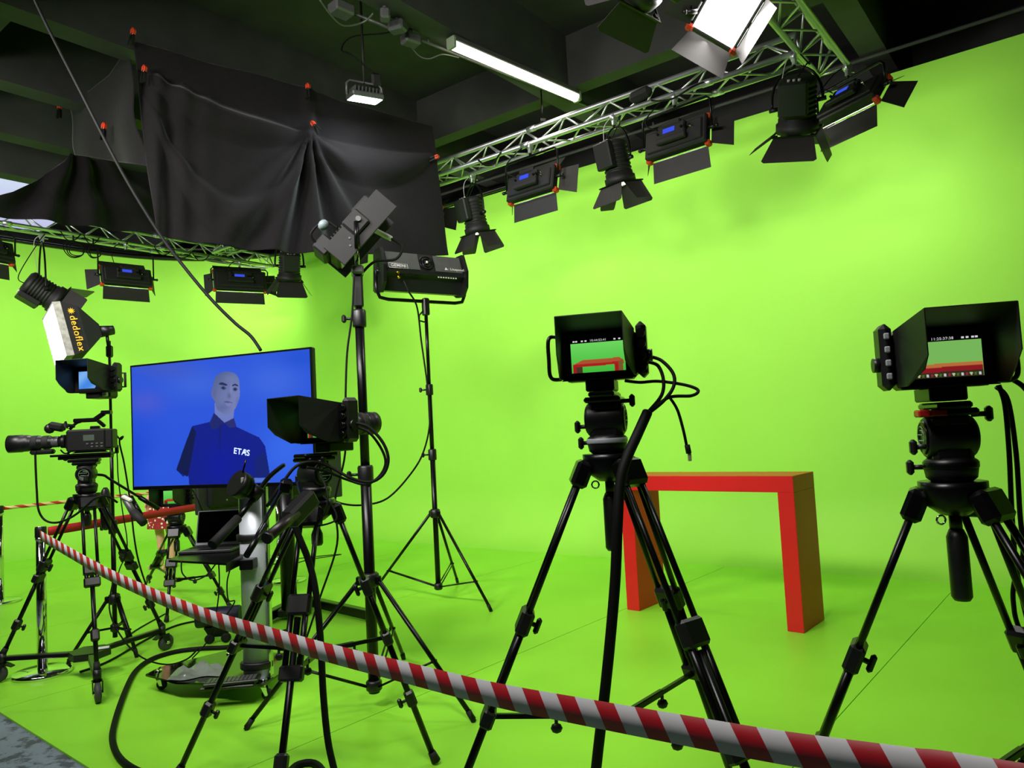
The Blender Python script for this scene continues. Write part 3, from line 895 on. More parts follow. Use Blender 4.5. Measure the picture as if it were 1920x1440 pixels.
m = MB(); m.cyl((.0, .10, ztop + .28), (.02, .20, ztop + .22), .016, n=8); m.build('white_plug', WHITEP, root)
m = MB(); m.tube(spline([T @ Vector((.1, -.1, -.22)), T @ Vector((.12, -.15, -.2)), T @ Vector((.12, -.14, -.1)), T @ Vector((.12, -.06, -.08))], 6), .007, n=6)
m.build('signal_lead', CABLE, root)
m = MB(); m.tube(spline([(.02, .2, ztop + .22), (.03, .26, ztop + .17), (.02, .22, ztop + .1), (0, .1, ztop + .09), (-.01, .02, ztop + .02)], 6), .008, n=6)
m.build('power_lead', CABLE, root)
cable('power_cable', 'black lamp cable hanging down the tall stand', [at(664, 515, 4.12), at(660, 590, 4.12), at(651, 660, 4.12), at(648, 740, 4.12), at(647, 850, 4.15), at(628, 940, 4.2), at(632, 1020, 4.25), at(600, 1120, 4.3), at(575, 1195, 4.3)], .006)
# --- slimmer stand with the long grey lamp
GC = Vector((-.755, 6.8, 0))
gt = at(787, 572, 6.8).z
light_stand('slim black lamp stand carrying the grey lamp bar', GC, [G(921, 1147), G(858, 1093), G(700, 1112)], .78, .13, [(.1, 1.33, .024), (1.3, 1.92, .02), (1.88, gt, .016)], .72)
root = thing('bar_lamp', 'long grey lamp bar in a yoke on the slim stand', 'lamp', (GC.x, GC.y, 0), R(34))
gz = at(782, 516, 6.8).z
m = MB(); m.box((0, 0, gt - .02), (.06, .06, .16), bev=.01); m.tube([(-.02, 0, gt - .05), (-.07, 0, gt - .1), (-.07, 0, gt - .15), (-.02, 0, gt - .16)], .008, n=6); m.build('stand_socket', BLACK, root)
W = .80; T = Matrix.Translation((-.03, 0, gz)) @ rotx(R(6))
XP = T @ Matrix.Translation((-W / 2, 0, 0)) @ Matrix(((0, 0, 1, 0), (1, 0, 0, 0), (0, 1, 0, 0), (0, 0, 0, 1)))   # prism (y, z) along x
m = MB(); m.prism([(.08, -.17), (.08, .16), (-.02, .18), (-.10, .02), (-.105, -.01), (-.04, -.05), (-.03, -.17)], W, XP); body = m.build('housing', mat('dark_lamp_body', (24, 25, 25), .4, var=.1), root)
nb = (Vector((0, -.16, .08))).normalized()
def bk(x, t):                                    # point on the sloping grey back plate
    a, b_ = Vector((x, -.02, .18)), Vector((x, -.10, .02))
    return T @ (a.lerp(b_, t) + Vector((0, -.004, .002)))
for x0, x1 in ((-W / 2 + .02, -.06), (.10, W / 2 - .02)):
    m = MB(); m.plate([bk(x0, .03), bk(x1, .03), bk(x1, .97), bk(x0, .97)], .006); m.build('back_plate', GREYM, body)
m = MB(); m.lathe([(.075, 0), (.072, .006), (.06, .006), (.058, .002), (.05, .002), (.048, .008), (.036, .008), (.034, .003), (.022, .003), (.02, .01), (.001, .01)], 24,
                  frame_M(bk(.02, .5), T.to_3x3() @ Vector((1, 0, 0)), bk(.02, 0) - bk(.02, 1))); m.build('fan', BLACKM, body)
m = MB(); m.sphere(bk(.02, .5) + Vector((0, -.012, .004)), .012, 8); m.build('fan_hub', WHITEP, body)
tx = T.to_3x3() @ Vector((1, 0, 0)); ty = bk(0, 0) - bk(0, 1)
put_text('lettering', 'GEMINI', .042, frame_M(bk(-W / 2 + .05, .84) + Vector((0, -.006, .003)), tx, ty), WHITEP, body, bold=.0006)
m = MB()
for (a, b_) in (((-W / 2 + .035, .99 - .28), (-W / 2 + .215, .99 - .28)), ((-W / 2 + .035, .98), (-W / 2 + .215, .98)), ((-W / 2 + .035, .71), (-W / 2 + .035, .98)), ((-W / 2 + .215, .71), (-W / 2 + .215, .98))):
    m.cyl(bk(*a) + Vector((0, -.005, .003)), bk(*b_) + Vector((0, -.005, .003)), .0016, n=5)
m.build('logo_frame', WHITEP, body)
put_text('lettering', '\u25b2: Litepanels', .036, frame_M(bk(W / 2 - .21, .8) + Vector((0, -.006, .003)), tx, ty), WHITEP, body, bold=.0004)
m = MB()
for x in (-.24, -.2, -.16, -.10, -.08): m.box((x, -.085, -.022), (.024, .012, .022), M=T)
m.build('socket', BLACK, body)
m = MB()
for i in range(8): m.cyl((.13 + i * .026, -.08, -.02), (.13 + i * .026, -.10, -.025), .006, n=8, M=T)
m.build('button', WHITEP, body)
m = MB(); m.cyl((-.29, -.09, -.005), (-.29, -.13, -.015), .012, n=8, M=T); m.cyl((-.28, -.09, -.03), (-.28, -.12, -.06), .011, n=8, M=T); m.build('connector', GOLD, body)
for s in (-1, 1):
    m = MB(); X2 = T @ Matrix.Translation((s * W / 2 - (.03 if s < 0 else 0), 0, 0)) @ Matrix(((0, 0, 1, 0), (1, 0, 0, 0), (0, 1, 0, 0), (0, 0, 0, 1)))
    m.prism([(.10, -.17), (.10, .16), (.06, .20), (-.04, .21), (-.125, .05), (-.125, -.10), (-.06, -.19), (.06, -.19)], .03, X2)
    o = m.build('end_plate', BLACK, root)
    m = MB(); m.box((s * (W / 2 + .02), -.01, .06), (.02, .07, .12), bev=.008, M=T); m.cyl((s * W / 2, 0, 0), (s * (W / 2 + .05), 0, 0), .03, n=12, M=T); m.build('pivot_knob', BLACKM, o)
y = MB(); hw = W / 2 + .05; zb_ = gt + .03 - .0
y.tube([(-hw - .03, 0, gz), (-hw - .03, 0, zb_ + .08), (-hw, 0, zb_ + .015), (-hw + .08, 0, zb_), (hw - .14, 0, zb_), (hw - .06, 0, zb_ + .015), (hw - .03, 0, zb_ + .08), (hw - .03, 0, gz)], .016, n=10)
y.build('yoke', BLACKM, root)
MB().box((0, .086, 0), (W - .06, .01, .30), M=T).build('diffuser', WHITEP, root)
cable('power_cable', 'black cable from grey lamp bar swinging across the green wall', [at(757, 527, 6.53), at(766, 546, 6.48), at(782, 576, 6.58), at(790, 640, 6.70), at(801, 720, 6.70), at(806, 790, 6.66), at(793, 850, 6.5), at(765, 895, 6.3), at(725, 935, 6.0), at(680, 947, 5.8), at(640, 944, 5.7), at(612, 930, 5.6)], .008)

# ------------------------------------------------------------------ camera tripods
def tripod(label, c, bz, feet, head_rz, head_h, foot_z=0.0, spread_t=.58, clamp1=.36, clamp2=.78, sp_drop=.02, group='camera tripods', red=False, handle_drop=.22, handles=((-1, 38),), low_spread=False, ring=SILVER, name='camera_tripod', sc=1.0):
    """dual-tube tripod with bowl, mid spreader and fluid head; feet are floor points"""
    C0 = Vector((c[0], c[1], 0))
    root = thing(name, label, 'tripod', C0, 0, group)
    m = MB(); m.lathe([(.035, bz - .09), (.075, bz - .06), (.085, bz - .02), (.085, bz), (.06, bz)], 20); bowl = m.build('bowl', BLACKM, root)
    if handle_drop:
        m = MB(); m.cyl((0, 0, bz - .09), (0, 0, bz - .13), .016, n=10); m.lathe([(.018, bz - .13), (.026, bz - .15), (.026, bz - .09 - handle_drop), (.02, bz - .1 - handle_drop)], 12)
        m.build('bowl_clamp_handle', BLACK, root)
    m = MB(); m.tube([(.012 * math.cos(2 * PI * i / 10) - .05, -.02, bz - .10 + .012 * math.sin(2 * PI * i / 10)) for i in range(10)], .003, n=5, closed=True); m.build('hook_ring', CHROME, bowl)
    hub_pts = []
    for f in feet:
        F = Vector(f) - C0; F.z = foot_z
        d = Vector((F.x, F.y, 0)).normalized(); tg = Vector((-d.y, d.x, 0))
        a = d * .085 + Vector((0, 0, bz - .045))
        L = F - a; ln = L.length; ax = L.normalized()
        m = MB()
        fr = frame_M(a + ax * .02, tg, ax)
        m.box((0, 0, 0), (.11, .09, .055), bev=.012, M=fr)
        m.build('leg_yoke', BLACKM, root)
        m = MB()
        for s in (-1, 1):
            m.cyl(a + tg * s * .036 + ax * .03, a + tg * s * .036 + ax * ln * (clamp1 + .02), .0105, n=10)
        leg = m.build('leg', BLACKM, root)
        q1, q2, q3 = a + ax * ln * clamp1, a + ax * ln * spread_t, a + ax * ln * clamp2
        m = MB()
        for s in (-1, 1): m.cyl(q1 + tg * s * .030, q2 + ax * .02 + tg * s * .030, .0125, n=10)
        m.build('middle_tube', BLACKM, leg)
        MB().cyl(q1 + ax * .05, F - ax * .02, .014, n=10).build('lower_tube', BLACKM, leg)
        nrm = tg.cross(ax)
        m = MB(); m.box((0, 0, 0), (.098, .085, .045), bev=.01, M=frame_M(q1, tg, ax)); k = m.build('clamp', BLACK, leg)
        m = MB(); kk = q1 - d * .0 + nrm * (-.045 if nrm.z > 0 else .045); m.cyl(q1, kk, .008, n=8); m.box((0, 0, 0), (.022, .055, .018), bev=.007, M=frame_M(kk, tg, ax)); m.build('clamp_knob', BLACK, leg)
        m = MB(); m.box((0, 0, 0), (.095, .06, .042), bev=.008, M=frame_M(q2, tg, ax)); m.build('spreader_bracket', BLACK, leg)
        m = MB(); m.box((0, 0, 0), (.05, .075, .045), bev=.01, M=frame_M(q3, tg, ax)); m.build('clamp', BLACK, leg)
        m = MB(); kk = q3 + nrm * (-.05 if nrm.z > 0 else .05); m.cyl(q3, kk, .007, n=8); m.box((0, 0, 0), (.018, .045, .02), bev=.007, M=frame_M(kk, tg, ax)); m.build('clamp_knob', BLACK, leg)
        m = MB(); m.cyl(F - ax * .06, F + Vector((0, 0, .012)), .017, .022, n=12); m.build('foot', RUBBER, leg)
        hub_pts.append((q2 if not low_spread else F - ax * .03, d))
    hub = Vector((0, 0, sum(p.z for p, _ in hub_pts) / 3 - sp_drop))
    if not low_spread:
        m = MB(); m.lathe([(.025, -.018), (.042, -.012), (.042, .012), (.02, .018)], 12, Matrix.Translation(hub)); sp_ = m.build('spreader', BLACKM, root)
        for p, d in hub_pts:
            mid = hub.lerp(p, .5)
            m = MB()
            fr = frame_M(mid, (p - hub), Vector((0, 0, 1)))
            m.box((-.25 * (p - hub).length, 0, 0), ((p - hub).length * .5, .022, .018), bev=.003, M=fr)
            m.box((.22 * (p - hub).length, 0, 0), ((p - hub).length * .52, .016, .012), M=fr)
            m.build('spreader_arm', BLACKM, sp_)
            m = MB(); m.cyl(mid, mid + Vector((0, 0, -.035)), .006, n=8); m.sphere(mid + Vector((0, 0, -.04)), .018, 8, (1.1, .5, 1)); m.build('arm_knob', BLACK, sp_)
    # fluid head
    Hm = Matrix.Translation((0, 0, bz)) @ Matrix.Rotation(head_rz, 4, 'Z')
    hh = head_h
    m = MB(); m.lathe([(.05, 0), (.062, .01), (.066, hh * .16), (.066, hh * .26), (.055, hh * .30)], 24, Hm); base = m.build('pan_base', BLACK, root)
    m = MB(); m.lathe([(.0675, hh * .17), (.0685, hh * .18), (.0685, hh * .245), (.0675, hh * .25)], 28, Hm); m.build('scale_ring', ring, base)
    m = MB()
    m.lathe([(.052, -.06), (.056, -.055), (.056, .055), (.052, .06)], 24, Hm @ Matrix.Translation((0, 0, hh * .56)) @ Matrix.Rotation(PI / 2, 4, 'Y'))
    m.box((0, 0, hh * .42), (.10, .09, hh * .36), bev=.012, M=Hm)
    m.box((0, 0, hh * .76), (.095, .10, hh * .14), bev=.008, M=Hm)
    hd = m.build('fluid_head', BLACK, root)
    for s in (-1, 1):
        m = MB(); m.lathe([(.046, .058), (.046, .064), (.042, .066), (.04, .063), (.001, .063)], 24, Hm @ Matrix.Translation((0, 0, hh * .56)) @ Matrix.Rotation(s * PI / 2, 4, 'Y'))
        o = m.build('tilt_disc', BLACKM, hd)
        MM = Hm @ Matrix.Translation((s * .0675, 0, hh * .56)) @ Matrix.Rotation(s * PI / 2, 4, 'Y') @ Matrix.Rotation(s * PI / 2, 4, 'Z')
        m = MB(); m.tube([MM @ Vector((.031 * math.cos(2 * PI * i / 20), .031 * math.sin(2 * PI * i / 20), 0)) for i in range(20)], .0012, n=5, closed=True)
        m.tube([MM @ Vector(p) for p in ((-.03, .008, 0), (.018, .008, 0), (.022, .012, 0), (.016, .02, 0), (-.005, .02, 0))], .0016, n=5)
        m.tube([MM @ Vector(p) for p in ((.03, -.008, 0), (-.018, -.008, 0), (-.022, -.012, 0), (-.016, -.02, 0), (.005, -.02, 0))], .0016, n=5)
        m.build('logo', mat('grey_green_print', (120, 150, 120), .5), o)
    m = MB(); m.box((0, 0, hh * .87), (.12, .15, hh * .09), bev=.006, M=Hm); m.box((0, .01, hh * .955), (.085, .19, hh * .09), bev=.006, M=Hm)
    pt = m.build('camera_plate', BLACKM, hd)
    for x, y_, z in ((-.075, -.02, .45), (-.075, .03, .18), (.075, -.03, .83)):
        m = MB(); m.cyl((x * .7, y_, hh * z), (x * 1.15, y_, hh * z), .007, n=8, M=Hm); m.box((x * 1.25, y_, hh * z), (.018, .026, .042), bev=.007, M=Hm); m.build('knob', BLACK, hd)
    if red:
        m = MB(); m.box((-.045, -.078, hh * .87), (.05, .008, .016), bev=.002, M=Hm); m.box((-.075, -.06, hh * .87), (.03, .05, .02), bev=.004, M=Hm); m.build('release_lever', REDP, hd)
    for s, ang in handles:
        a = R(ang)
        p0 = Vector((s * .075, -.02, hh * .52)); p1 = p0 + Vector((s * .03, -.06, -.01))
        dr = Vector((s * .32, -math.cos(a), -math.sin(a))).normalized(); p2 = p1 + dr * .28; p3 = p2 + dr * .16
        m = MB(); m.tube(spline([Hm @ p0, Hm @ p1, Hm @ (p1 + dr * .05), Hm @ p2], 4), .009, n=8); m.cyl(Hm @ p2, Hm @ p3, .016, n=10)
        o = m.build('pan_handle', BLACKM, root)
        m = MB(); m.lathe([(.024, -.02), (.024, .02)], 12, Hm @ Matrix.Translation(p0) @ Matrix.Rotation(PI / 2, 4, 'Y')); m.build('handle_rosette', BLACK, o)
    return root
D3, D4, D2 = 2.5, 2.05, 3.35
def polar(c, r, deg): return Vector((c[0] + r * math.cos(R(deg)), c[1] + r * math.sin(R(deg)), 0))
c3 = at(1140, 850, D3); b3 = c3.z; m3 = at(1130, 735, D3).z
tripod('camera tripod with silver scale ring standing in front of red table', c3, b3, [polar(c3, .70, 180), polar(c3, .70, -52), polar(c3, .72, 46)], R(-15), m3 - b3, handles=())
c4 = at(1785, 902, D4); b4 = c4.z; m4 = at(1770, 754, D4).z
tripod('camera tripod with red release lever beside the hanging cables', c4, b4, [polar(c4, .62, 150), polar(c4, .70, -55), polar(c4, .80, 33)], R(-14), m4 - b4, red=True, ring=BLACKM, handle_drop=.22, handles=())
c2_ = Vector((-.90, 3.35, 0)); b2 = at(585, 938, D2).z; m2 = at(585, 850, D2).z
tripod('camera tripod in front of the big screen, twin control handles', c2_, b2, [G(818, 1432), Vector((-1.62, 3.50, 0)), polar(c2_, .66, -93)], R(-35), m2 - b2, spread_t=.50, clamp1=.30, clamp2=.74, ring=BLACKM, handles=(), handle_drop=.10)
wh = [G(183, 1315), G(5, 1279), G(305, 1221)]
c1 = (wh[0] + wh[1] + wh[2]) / 3
b1 = at(165, 925, c1.y).z; m1 = at(165, 860, c1.y).z
tripod('camera tripod on a wheeled dolly beside the chrome barrier post', c1, b1, wh, R(105), m1 - b1, foot_z=.17, low_spread=True, ring=BLACKM, handles=((1, 40),), handle_drop=.12, clamp1=.42, spread_t=.5, clamp2=.8)
c5 = Vector((-3.14, 6.9, 0)); b5 = at(323, 985, 6.9).z
tripod('slim tripod half hidden behind laptop and big screen', c5, b5, [G(432, 1140), G(312, 1168), G(268, 1105)], R(-10), .13, ring=BLACKM, handles=(), handle_drop=.14)
# wheeled dolly under the first tripod
root = thing('tripod_dolly', 'black three-wheeled dolly under the camera tripod', 'dolly', (c1.x, c1.y, 0))
hubz = .16
m = MB(); m.prism([(.13 * math.cos(R(60 * i + 15)), .13 * math.sin(R(60 * i + 15))) for i in range(6)], .045, Matrix.Translation((0, 0, hubz - .03))); m.build('hub_plate', BLACK, root)
m = MB(); m.box((.07, .02, hubz + .019), (.09, .055, .003), (0, 0, .4)); m.build('paper_label', WHITEP, root)
for w in wh:
    p = w - Vector((c1.x, c1.y, 0)); d = p.normalized()
    m = MB(); m.box((0, 0, 0), (p.length - .04, .045, .032), bev=.006, M=frame_M(d * (p.length / 2) + Vector((0, 0, hubz - .005)), d, Vector((-d.y, d.x, 0)))); m.build('arm', BLACKM, root)
    q = d * p.length; sd_ = Vector((-d.y, d.x, 0)); wr = .058
    wc = q + Vector((0, 0, wr)) + d * .03
    m = MB(); m.cyl(q + Vector((0, 0, .115)), q + Vector((0, 0, hubz + .03)), .024, n=12)
    for s in (-1, 1): m.plate([q + sd_ * s * .026 + Vector((0, 0, .125)) - d * .02, q + sd_ * s * .026 + Vector((0, 0, .125)) + d * .04, wc + sd_ * s * .026 + d * .018, wc + sd_ * s * .026 - d * .018], .005)
    ca = m.build('caster', BLACK, root)
    m = MB(); m.lathe([(wr * .6, -.019), (wr, -.014), (wr, .014), (wr * .6, .019)], 22, frame_M(wc, d, Vector((0, 0, 1)))); m.build('wheel', mat('dark_grey_tyre', (60, 60, 62), .6, var=.1), ca)
    m = MB(); m.cyl(wc - sd_ * .03, wc + sd_ * .03, .012, n=10); m.build('axle', CHROME, ca)
    m = MB(); m.plate([q - d * .02 + Vector((0, 0, .12)) + sd_ * .03, q - d * .02 + Vector((0, 0, .12)) - sd_ * .03, q - d * .07 + Vector((0, 0, .10)) - sd_ * .02, q - d * .07 + Vector((0, 0, .10)) + sd_ * .02], .006); m.build('brake_pedal', BLACK, ca)

# ------------------------------------------------------------------ studio cameras with hooded monitors
def pic_table(S, T):
    C = np.zeros(S.shape + (3,)); C[:] = (70, 190, 62)
    C += (np.array([50, 35, 40]) * (1 - T)[..., None])
    C[T < .0] = 0
    def put(poly, col): C[inpoly(S, T, poly)] = col
    put([(.03, .74), (.2, .62), (.9, .60), (.97, .70), (.97, .8), (.03, .82)], (176, 84, 50))
    put([(.03, .74), (.95, .72), (.96, .80), (.03, .83)], (172, 34, 34))
    put([(.03, .76), (.09, .76), (.09, 1.01), (.03, 1.01)], (165, 30, 32)); put([(.09, .82), (.2, .82), (.2, 1.01), (.09, 1.01)], (75, 52, 38))
    put([(.80, .79), (.87, .79), (.87, 1.01), (.80, 1.01)], (165, 30, 32)); put([(.87, .72), (.95, .66), (.95, 1.01), (.87, 1.01)], (125, 88, 40))
    return C
def pic_close(S, T):
    C = np.zeros(S.shape + (3,)); C[:] = (122, 186, 92)
    def put(poly, col): C[inpoly(S, T, poly)] = col
    put([(0, .70), (.12, .66), (1, .64), (1, .74), (0, .77)], (188, 112, 60))
    put([(0, .75), (1, .73), (1, .86), (0, .88)], (140, 26, 34))
    put([(0, .87), (1, .85), (1, 1.01), (0, 1.01)], (50, 44, 30))
    for k in range(16):
        x = .03 + k * .06
        put([(x, .9), (x + .04, .9), (x + .03, .97), (x + .005, .97)], [(150, 40, 60), (190, 200, 150), (70, 110, 40), (205, 205, 205)][k % 4])
    return C
def pic_sky(S, T):
    C = np.zeros(S.shape + (3,)); C[:] = (70, 140, 235)
    C += (np.array([60, 45, 15]) * (.5 + .5 * np.sin(S * 5 + T * 4))[..., None])
    C[inpoly(S, T, [(.72, .62), (1, .5), (1, 1.01), (.6, 1.01)])] = (22, 26, 34)
    return C
def studio_camera(label, loc, rz, side=1, pic=pic_table, clock=None, lens=True, sc=1.0, group='hooded studio cameras', tilt=0.0, hood_len=.17):
    """camera with a big rear monitor; local +y is where the lens points, origin at the mounting plate. side = where the knobs sit"""
    root = thing('studio_camera', label, 'camera', loc, rz, group)
    root.scale = (sc,) * 3
    bw, z0, z1 = .112, .035, .185
    m = MB(); m.box((0, .02, (z0 + z1) / 2), (bw * 2, .085, z1 - z0), bev=.016)
    m.box((0, .075, (z0 + z1) / 2), (bw * 1.3, .05, .12), bev=.02)
    m.box((0, .03, .02), (.085, .12, .035), bev=.004)
    body = m.build('body', BLACK, root)
    m = MB(); m.box((0, -.02, (z0 + z1) / 2), (bw * 2 - .006, .02, z1 - z0 - .006), bev=.006); m.build('bezel', HOODM, body)
    # monitor
    SW, SH = .160, .098; zc = .108
    M = frame_M((0, -.0315, zc), (1, 0, 0), (0, 0, 1))
    scr = screen_obj('screen', root, SW, SH, 97, 59, pic, M)
    if clock:
        MB().box((0, -.0316, zc + SH / 2 - .004), (SW, .0006, .012)).build('status_strip', GLASSB, scr)
        put_text('status_text', clock, .0095, frame_M((-.022 if side > 0 else -.030, -.0322, zc + SH / 2 - .004), (1, 0, 0), (0, 0, 1)), WHITEGLOW, scr, depth=.0002)
        m = MB()
        for x in ((-.07, -.062, -.045, -.034, .052, .066) if side > 0 else (.040, .050, .062, .070)): m.box((x, -.0322, zc + SH / 2 - .004), (.006, .0005, .0045))
        m.build('status_icons', WHITEGLOW, scr)
    # folding sun hood
    yb, yf = -.016, -.028 - hood_len
    t = .0025
    hw0, hw1 = bw - .004, (bw - .004) * .86
    zt0, zt1, zm, zb = z1 - .004, z1 + .024, .085, z0 + .006
    m = MB(); m.plate([(-hw0, yb, zt0), (hw0, yb, zt0), (hw1, yf, zt1), (-hw1, yf, zt1)], t); top = m.build('hood_top', HOODM, root)
    for s in (-1, 1):
        m = MB(); m.plate([(s * hw0, yb, zb), (s * hw0, yb, zt0), (s * hw1, yf, zt1), (s * hw1, yf, zm + .02), (s * hw1, yf + .03, zm - .01), (s * hw0, yf + .11, zb)], t); m.build('hood_side', HOODM, root)
    m = MB(); m.plate([(-hw0, yb, zb), (hw0, yb, zb), (hw0, yb - .03, zb - .004), (-hw0, yb - .03, zb - .004)], t); m.build('hood_lip', HOODM, root)
    # strip of knobs
    m = MB(); m.box((side * (bw + .016), .005, .118), (.030, .07, .165), bev=.013); ks = m.build('control_strip', BLACK, root)
    for i in range(4):
        z = .065 + i * .033
        m = MB(); m.cyl((side * (bw + .016), -.028, z), (side * (bw + .016), -.044, z), .0135, n=14) if side > 0 else m.box((side * (bw + .016), -.031, z + .005), (.014, .006, .016), bev=.003)
        m.build('knob', BLACKM if side > 0 else SILVER, ks)
    m = MB(); m.cyl((side * (bw + .03), .0, .10), (side * (bw + .045), 0, .10), .018, n=14); m.build('side_dial', BLACK, ks)
    # grab bar on the other side
    x = -side * (bw + .006); x2 = -side * (bw + .032)
    m = MB(); m.tube(spline([(x, -.01, .045), (x2 + side * .008, -.04, .045), (x2, -.05, .06), (x2, -.052, .10), (x2, -.05, .155), (x2 + side * .008, -.04, .172), (x, -.012, .172)], 4), .006, n=8)
    m.build('grab_bar', BLACKM, root)
    if lens:
        Q = Matrix.Translation((0, .09, .105)) @ rotx(-PI / 2)
        m = MB(); m.lathe([(.048, 0), (.048, .02), (.040, .024), (.040, .05), (.043, .054), (.043, .085), (.039, .088), (.039, .105), (.046, .11), (.046, .145), (.042, .147)], 22, Q); ls = m.build('lens', BLACK, root)
        m = MB(); m.lathe([(.041, .146), (.02, .142), (.001, .14)], 22, Q); m.build('front_glass', GLASSB, ls)
        m = MB(); m.lathe([(.0435, .06), (.0445, .062), (.0445, .078), (.0435, .08)], 24, Q); m.build('focus_ring', RUBBER, ls)
    return root
k3 = Vector((c3.x - .01, c3.y, m3))
studio_camera('hooded camera whose monitor shows the whole red table', k3, R(-14), 1, pic_table, '10:44:53:41', sc=1.12)
k4 = Vector((c4.x, c4.y, m4))
studio_camera('hooded camera with monitor closed in on the table top', k4, R(-12), -1, pic_close, '11:25:37:38', sc=1.12, hood_len=.18)
k2 = at(616, 850, D2); k2.z = m2
studio_camera('hooded camera turned sideways before the big screen', k2, R(-37), 1, pic_table, None, sc=1.18)
k5 = Vector((c5.x, c5.y, b5 + .13))
studio_camera('hooded camera mostly hidden behind the big screen', k5, R(-6), 1, pic_table, None, sc=1.2)
# camera 4's black mounting block and cables
cable('video_cable', 'cable hanging from the camera closed in on the table', [at(1885, 705, 2.05), at(1915, 722, 2.03), at(1935, 745, 2.03)], .007)
cable('video_cable', 'long black cable dropping beside the red-lever tripod', [at(1872, 722, 2.1), at(1884, 760, 2.1), at(1892, 850, 2.12), at(1897, 960, 2.15), at(1905, 1060, 2.2), at(1925, 1160, 2.25), at(1960, 1280, 2.3)], .007)
cable('video_cable', 'second black cable dropping beside the red-lever tripod', [at(1868, 725, 2.16), at(1890, 752, 2.16), at(1905, 850, 2.17), at(1912, 960, 2.2), at(1918, 1040, 2.22), at(1902, 1090, 2.25), at(1900, 1130, 2.27), at(1912, 1180, 2.3), at(1960, 1260, 2.35)], .007)
# cables of the camera that shows the whole table
cable('cable_sleeve', 'thick sleeved cable bundle falling down the silver-ring tripod', [at(1214, 773, 2.42), at(1195, 815, 2.38), at(1175, 860, 2.34), at(1163, 905, 2.32), at(1158, 980, 2.3), at(1154, 1080, 2.3), at(1146, 1180, 2.3), at(1135, 1290, 2.32), at(1120, 1420, 2.36), at(1108, 1540, 2.4), at(1100, 1600, 2.44)], .017, n=10)
cable('video_cable', 'outer cable loop at the camera showing the table', [at(1216, 668, 2.48), at(1240, 676, 2.46), at(1262, 700, 2.44), at(1263, 725, 2.43), at(1244, 752, 2.42), at(1212, 778, 2.42)], .006)
cable('video_cable', 'inner cable loop at the camera showing the table', [at(1216, 679, 2.5), at(1234, 686, 2.48), at(1244, 712, 2.46), at(1240, 742, 2.45), at(1212, 776, 2.43)], .006)
cable('video_cable', 'wide cable loop leaving the camera showing the table', [at(1172, 714, 2.49), at(1200, 717, 2.5), at(1235, 715, 2.48), at(1285, 722, 2.46), at(1309, 732, 2.45), at(1296, 742, 2.44), at(1252, 746, 2.43), at(1210, 778, 2.42)], .0055)
root = thing('network_cable', 'loose network cable dangling with a clear plug', 'cable', at(1255, 744, 2.44))
o0 = at(1255, 744, 2.44)
MB().tube([p - o0 for p in spline([at(1255, 744, 2.44), at(1270, 768, 2.44), at(1281, 805, 2.44), at(1288, 838, 2.44)], 6)], .005, n=7).build('lead', CABLE, root)
p = at(1290, 842, 2.44) - o0; q = at(1294, 862, 2.44) - o0
MB().cyl(p - (q - p) * .4, p + (q - p) * .4, .009, n=8).build('boot', RUBBER, root)
MB().box((p.lerp(q, .75)), (.011, .011, .026), bev=.002).build('plug', mat('clear_plug', (190, 185, 165), .2), root)
def at2(x, y, D): return at(x, y, D + .25)
# cables of the sideways camera
cable('video_cable', 'cable loop hanging from the sideways camera lens', [at2(658, 792, 3.0), at2(690, 800, 3.0), at2(718, 830, 3.0), at2(728, 862, 3.0), at2(718, 890, 3.0), at2(692, 904, 3.0), at2(655, 895, 3.0), at2(620, 876, 3.0), at2(588, 866, 2.98), at2(556, 874, 2.96), at2(530, 905, 2.94), at2(500, 950, 2.92)], .007)
cable('video_cable', 'second cable loop from the sideways camera', [at2(656, 800, 3.04), at2(688, 808, 3.04), at2(712, 836, 3.04), at2(723, 866, 3.04), at2(712, 892, 3.04), at2(686, 908, 3.04), at2(650, 899, 3.04), at2(612, 884, 2.98), at2(575, 876, 2.92)], .006)
cable('cable_sleeve', 'thick sleeved cable running down the twin-handle tripod', [at2(545, 960, 2.9), at2(558, 1000, 2.9), at2(578, 1050, 2.88), at2(592, 1110, 2.86), at2(601, 1200, 2.85), at2(606, 1300, 2.85), at2(615, 1390, 2.84), at2(630, 1460, 2.82), at2(640, 1530, 2.8)], .014, n=9)
cable('video_cable', 'thin cable tangled under the sideways camera', [at2(600, 888, 2.96), at2(614, 925, 2.88), at2(610, 960, 2.86), at2(594, 985, 2.86), at2(630, 975, 2.86), at2(624, 950, 2.88), at2(606, 930, 2.89)], .004)
# zoom and focus controls on the twin handles of the sideways camera tripod
root = thing('focus_control', 'round focus control on its own curved arm', 'camera control', (c2_.x, c2_.y, 0))
o0 = Vector((c2_.x, c2_.y, 0))
L_ = lambda x, y, D: at2(x, y, D) - o0
MB().tube(spline([L_(532, 872, 3.05), L_(515, 885, 2.98), L_(500, 900, 2.92), L_(484, 922, 2.86)], 5), .010, n=8).build('arm', BLACKM, root)
p, q = L_(442, 905, 2.80), L_(468, 918, 2.85)
m = MB(); m.cyl(p, p.lerp(q, .5), .055, n=22); m.cyl(p.lerp(q, .5), p.lerp(q, .75), .05, n=22); m.cyl(p.lerp(q, .7), q, .03, n=14); m.cyl(q, L_(486, 930, 2.87), .034, n=14)
k = m.build('focus_wheel', BLACK, root)
m = MB(); m.box(p.lerp(q, .4) + Vector((.02, -.04, .02)), (.012, .008, .028), bev=.002); m.build('white_mark', mat('grey_mark', (150, 150, 145), .5), k)
m = MB(); m.cyl(p + Vector((.03, 0, .04)), p + Vector((.045, 0, .09)), .004, n=6); m.build('thin_lever', BLACKM, k)
m = MB(); m.cyl(L_(480, 930, 2.86), L_(446, 972, 2.74), .012, n=10); m.build('handle_tube', BLACKM, root)
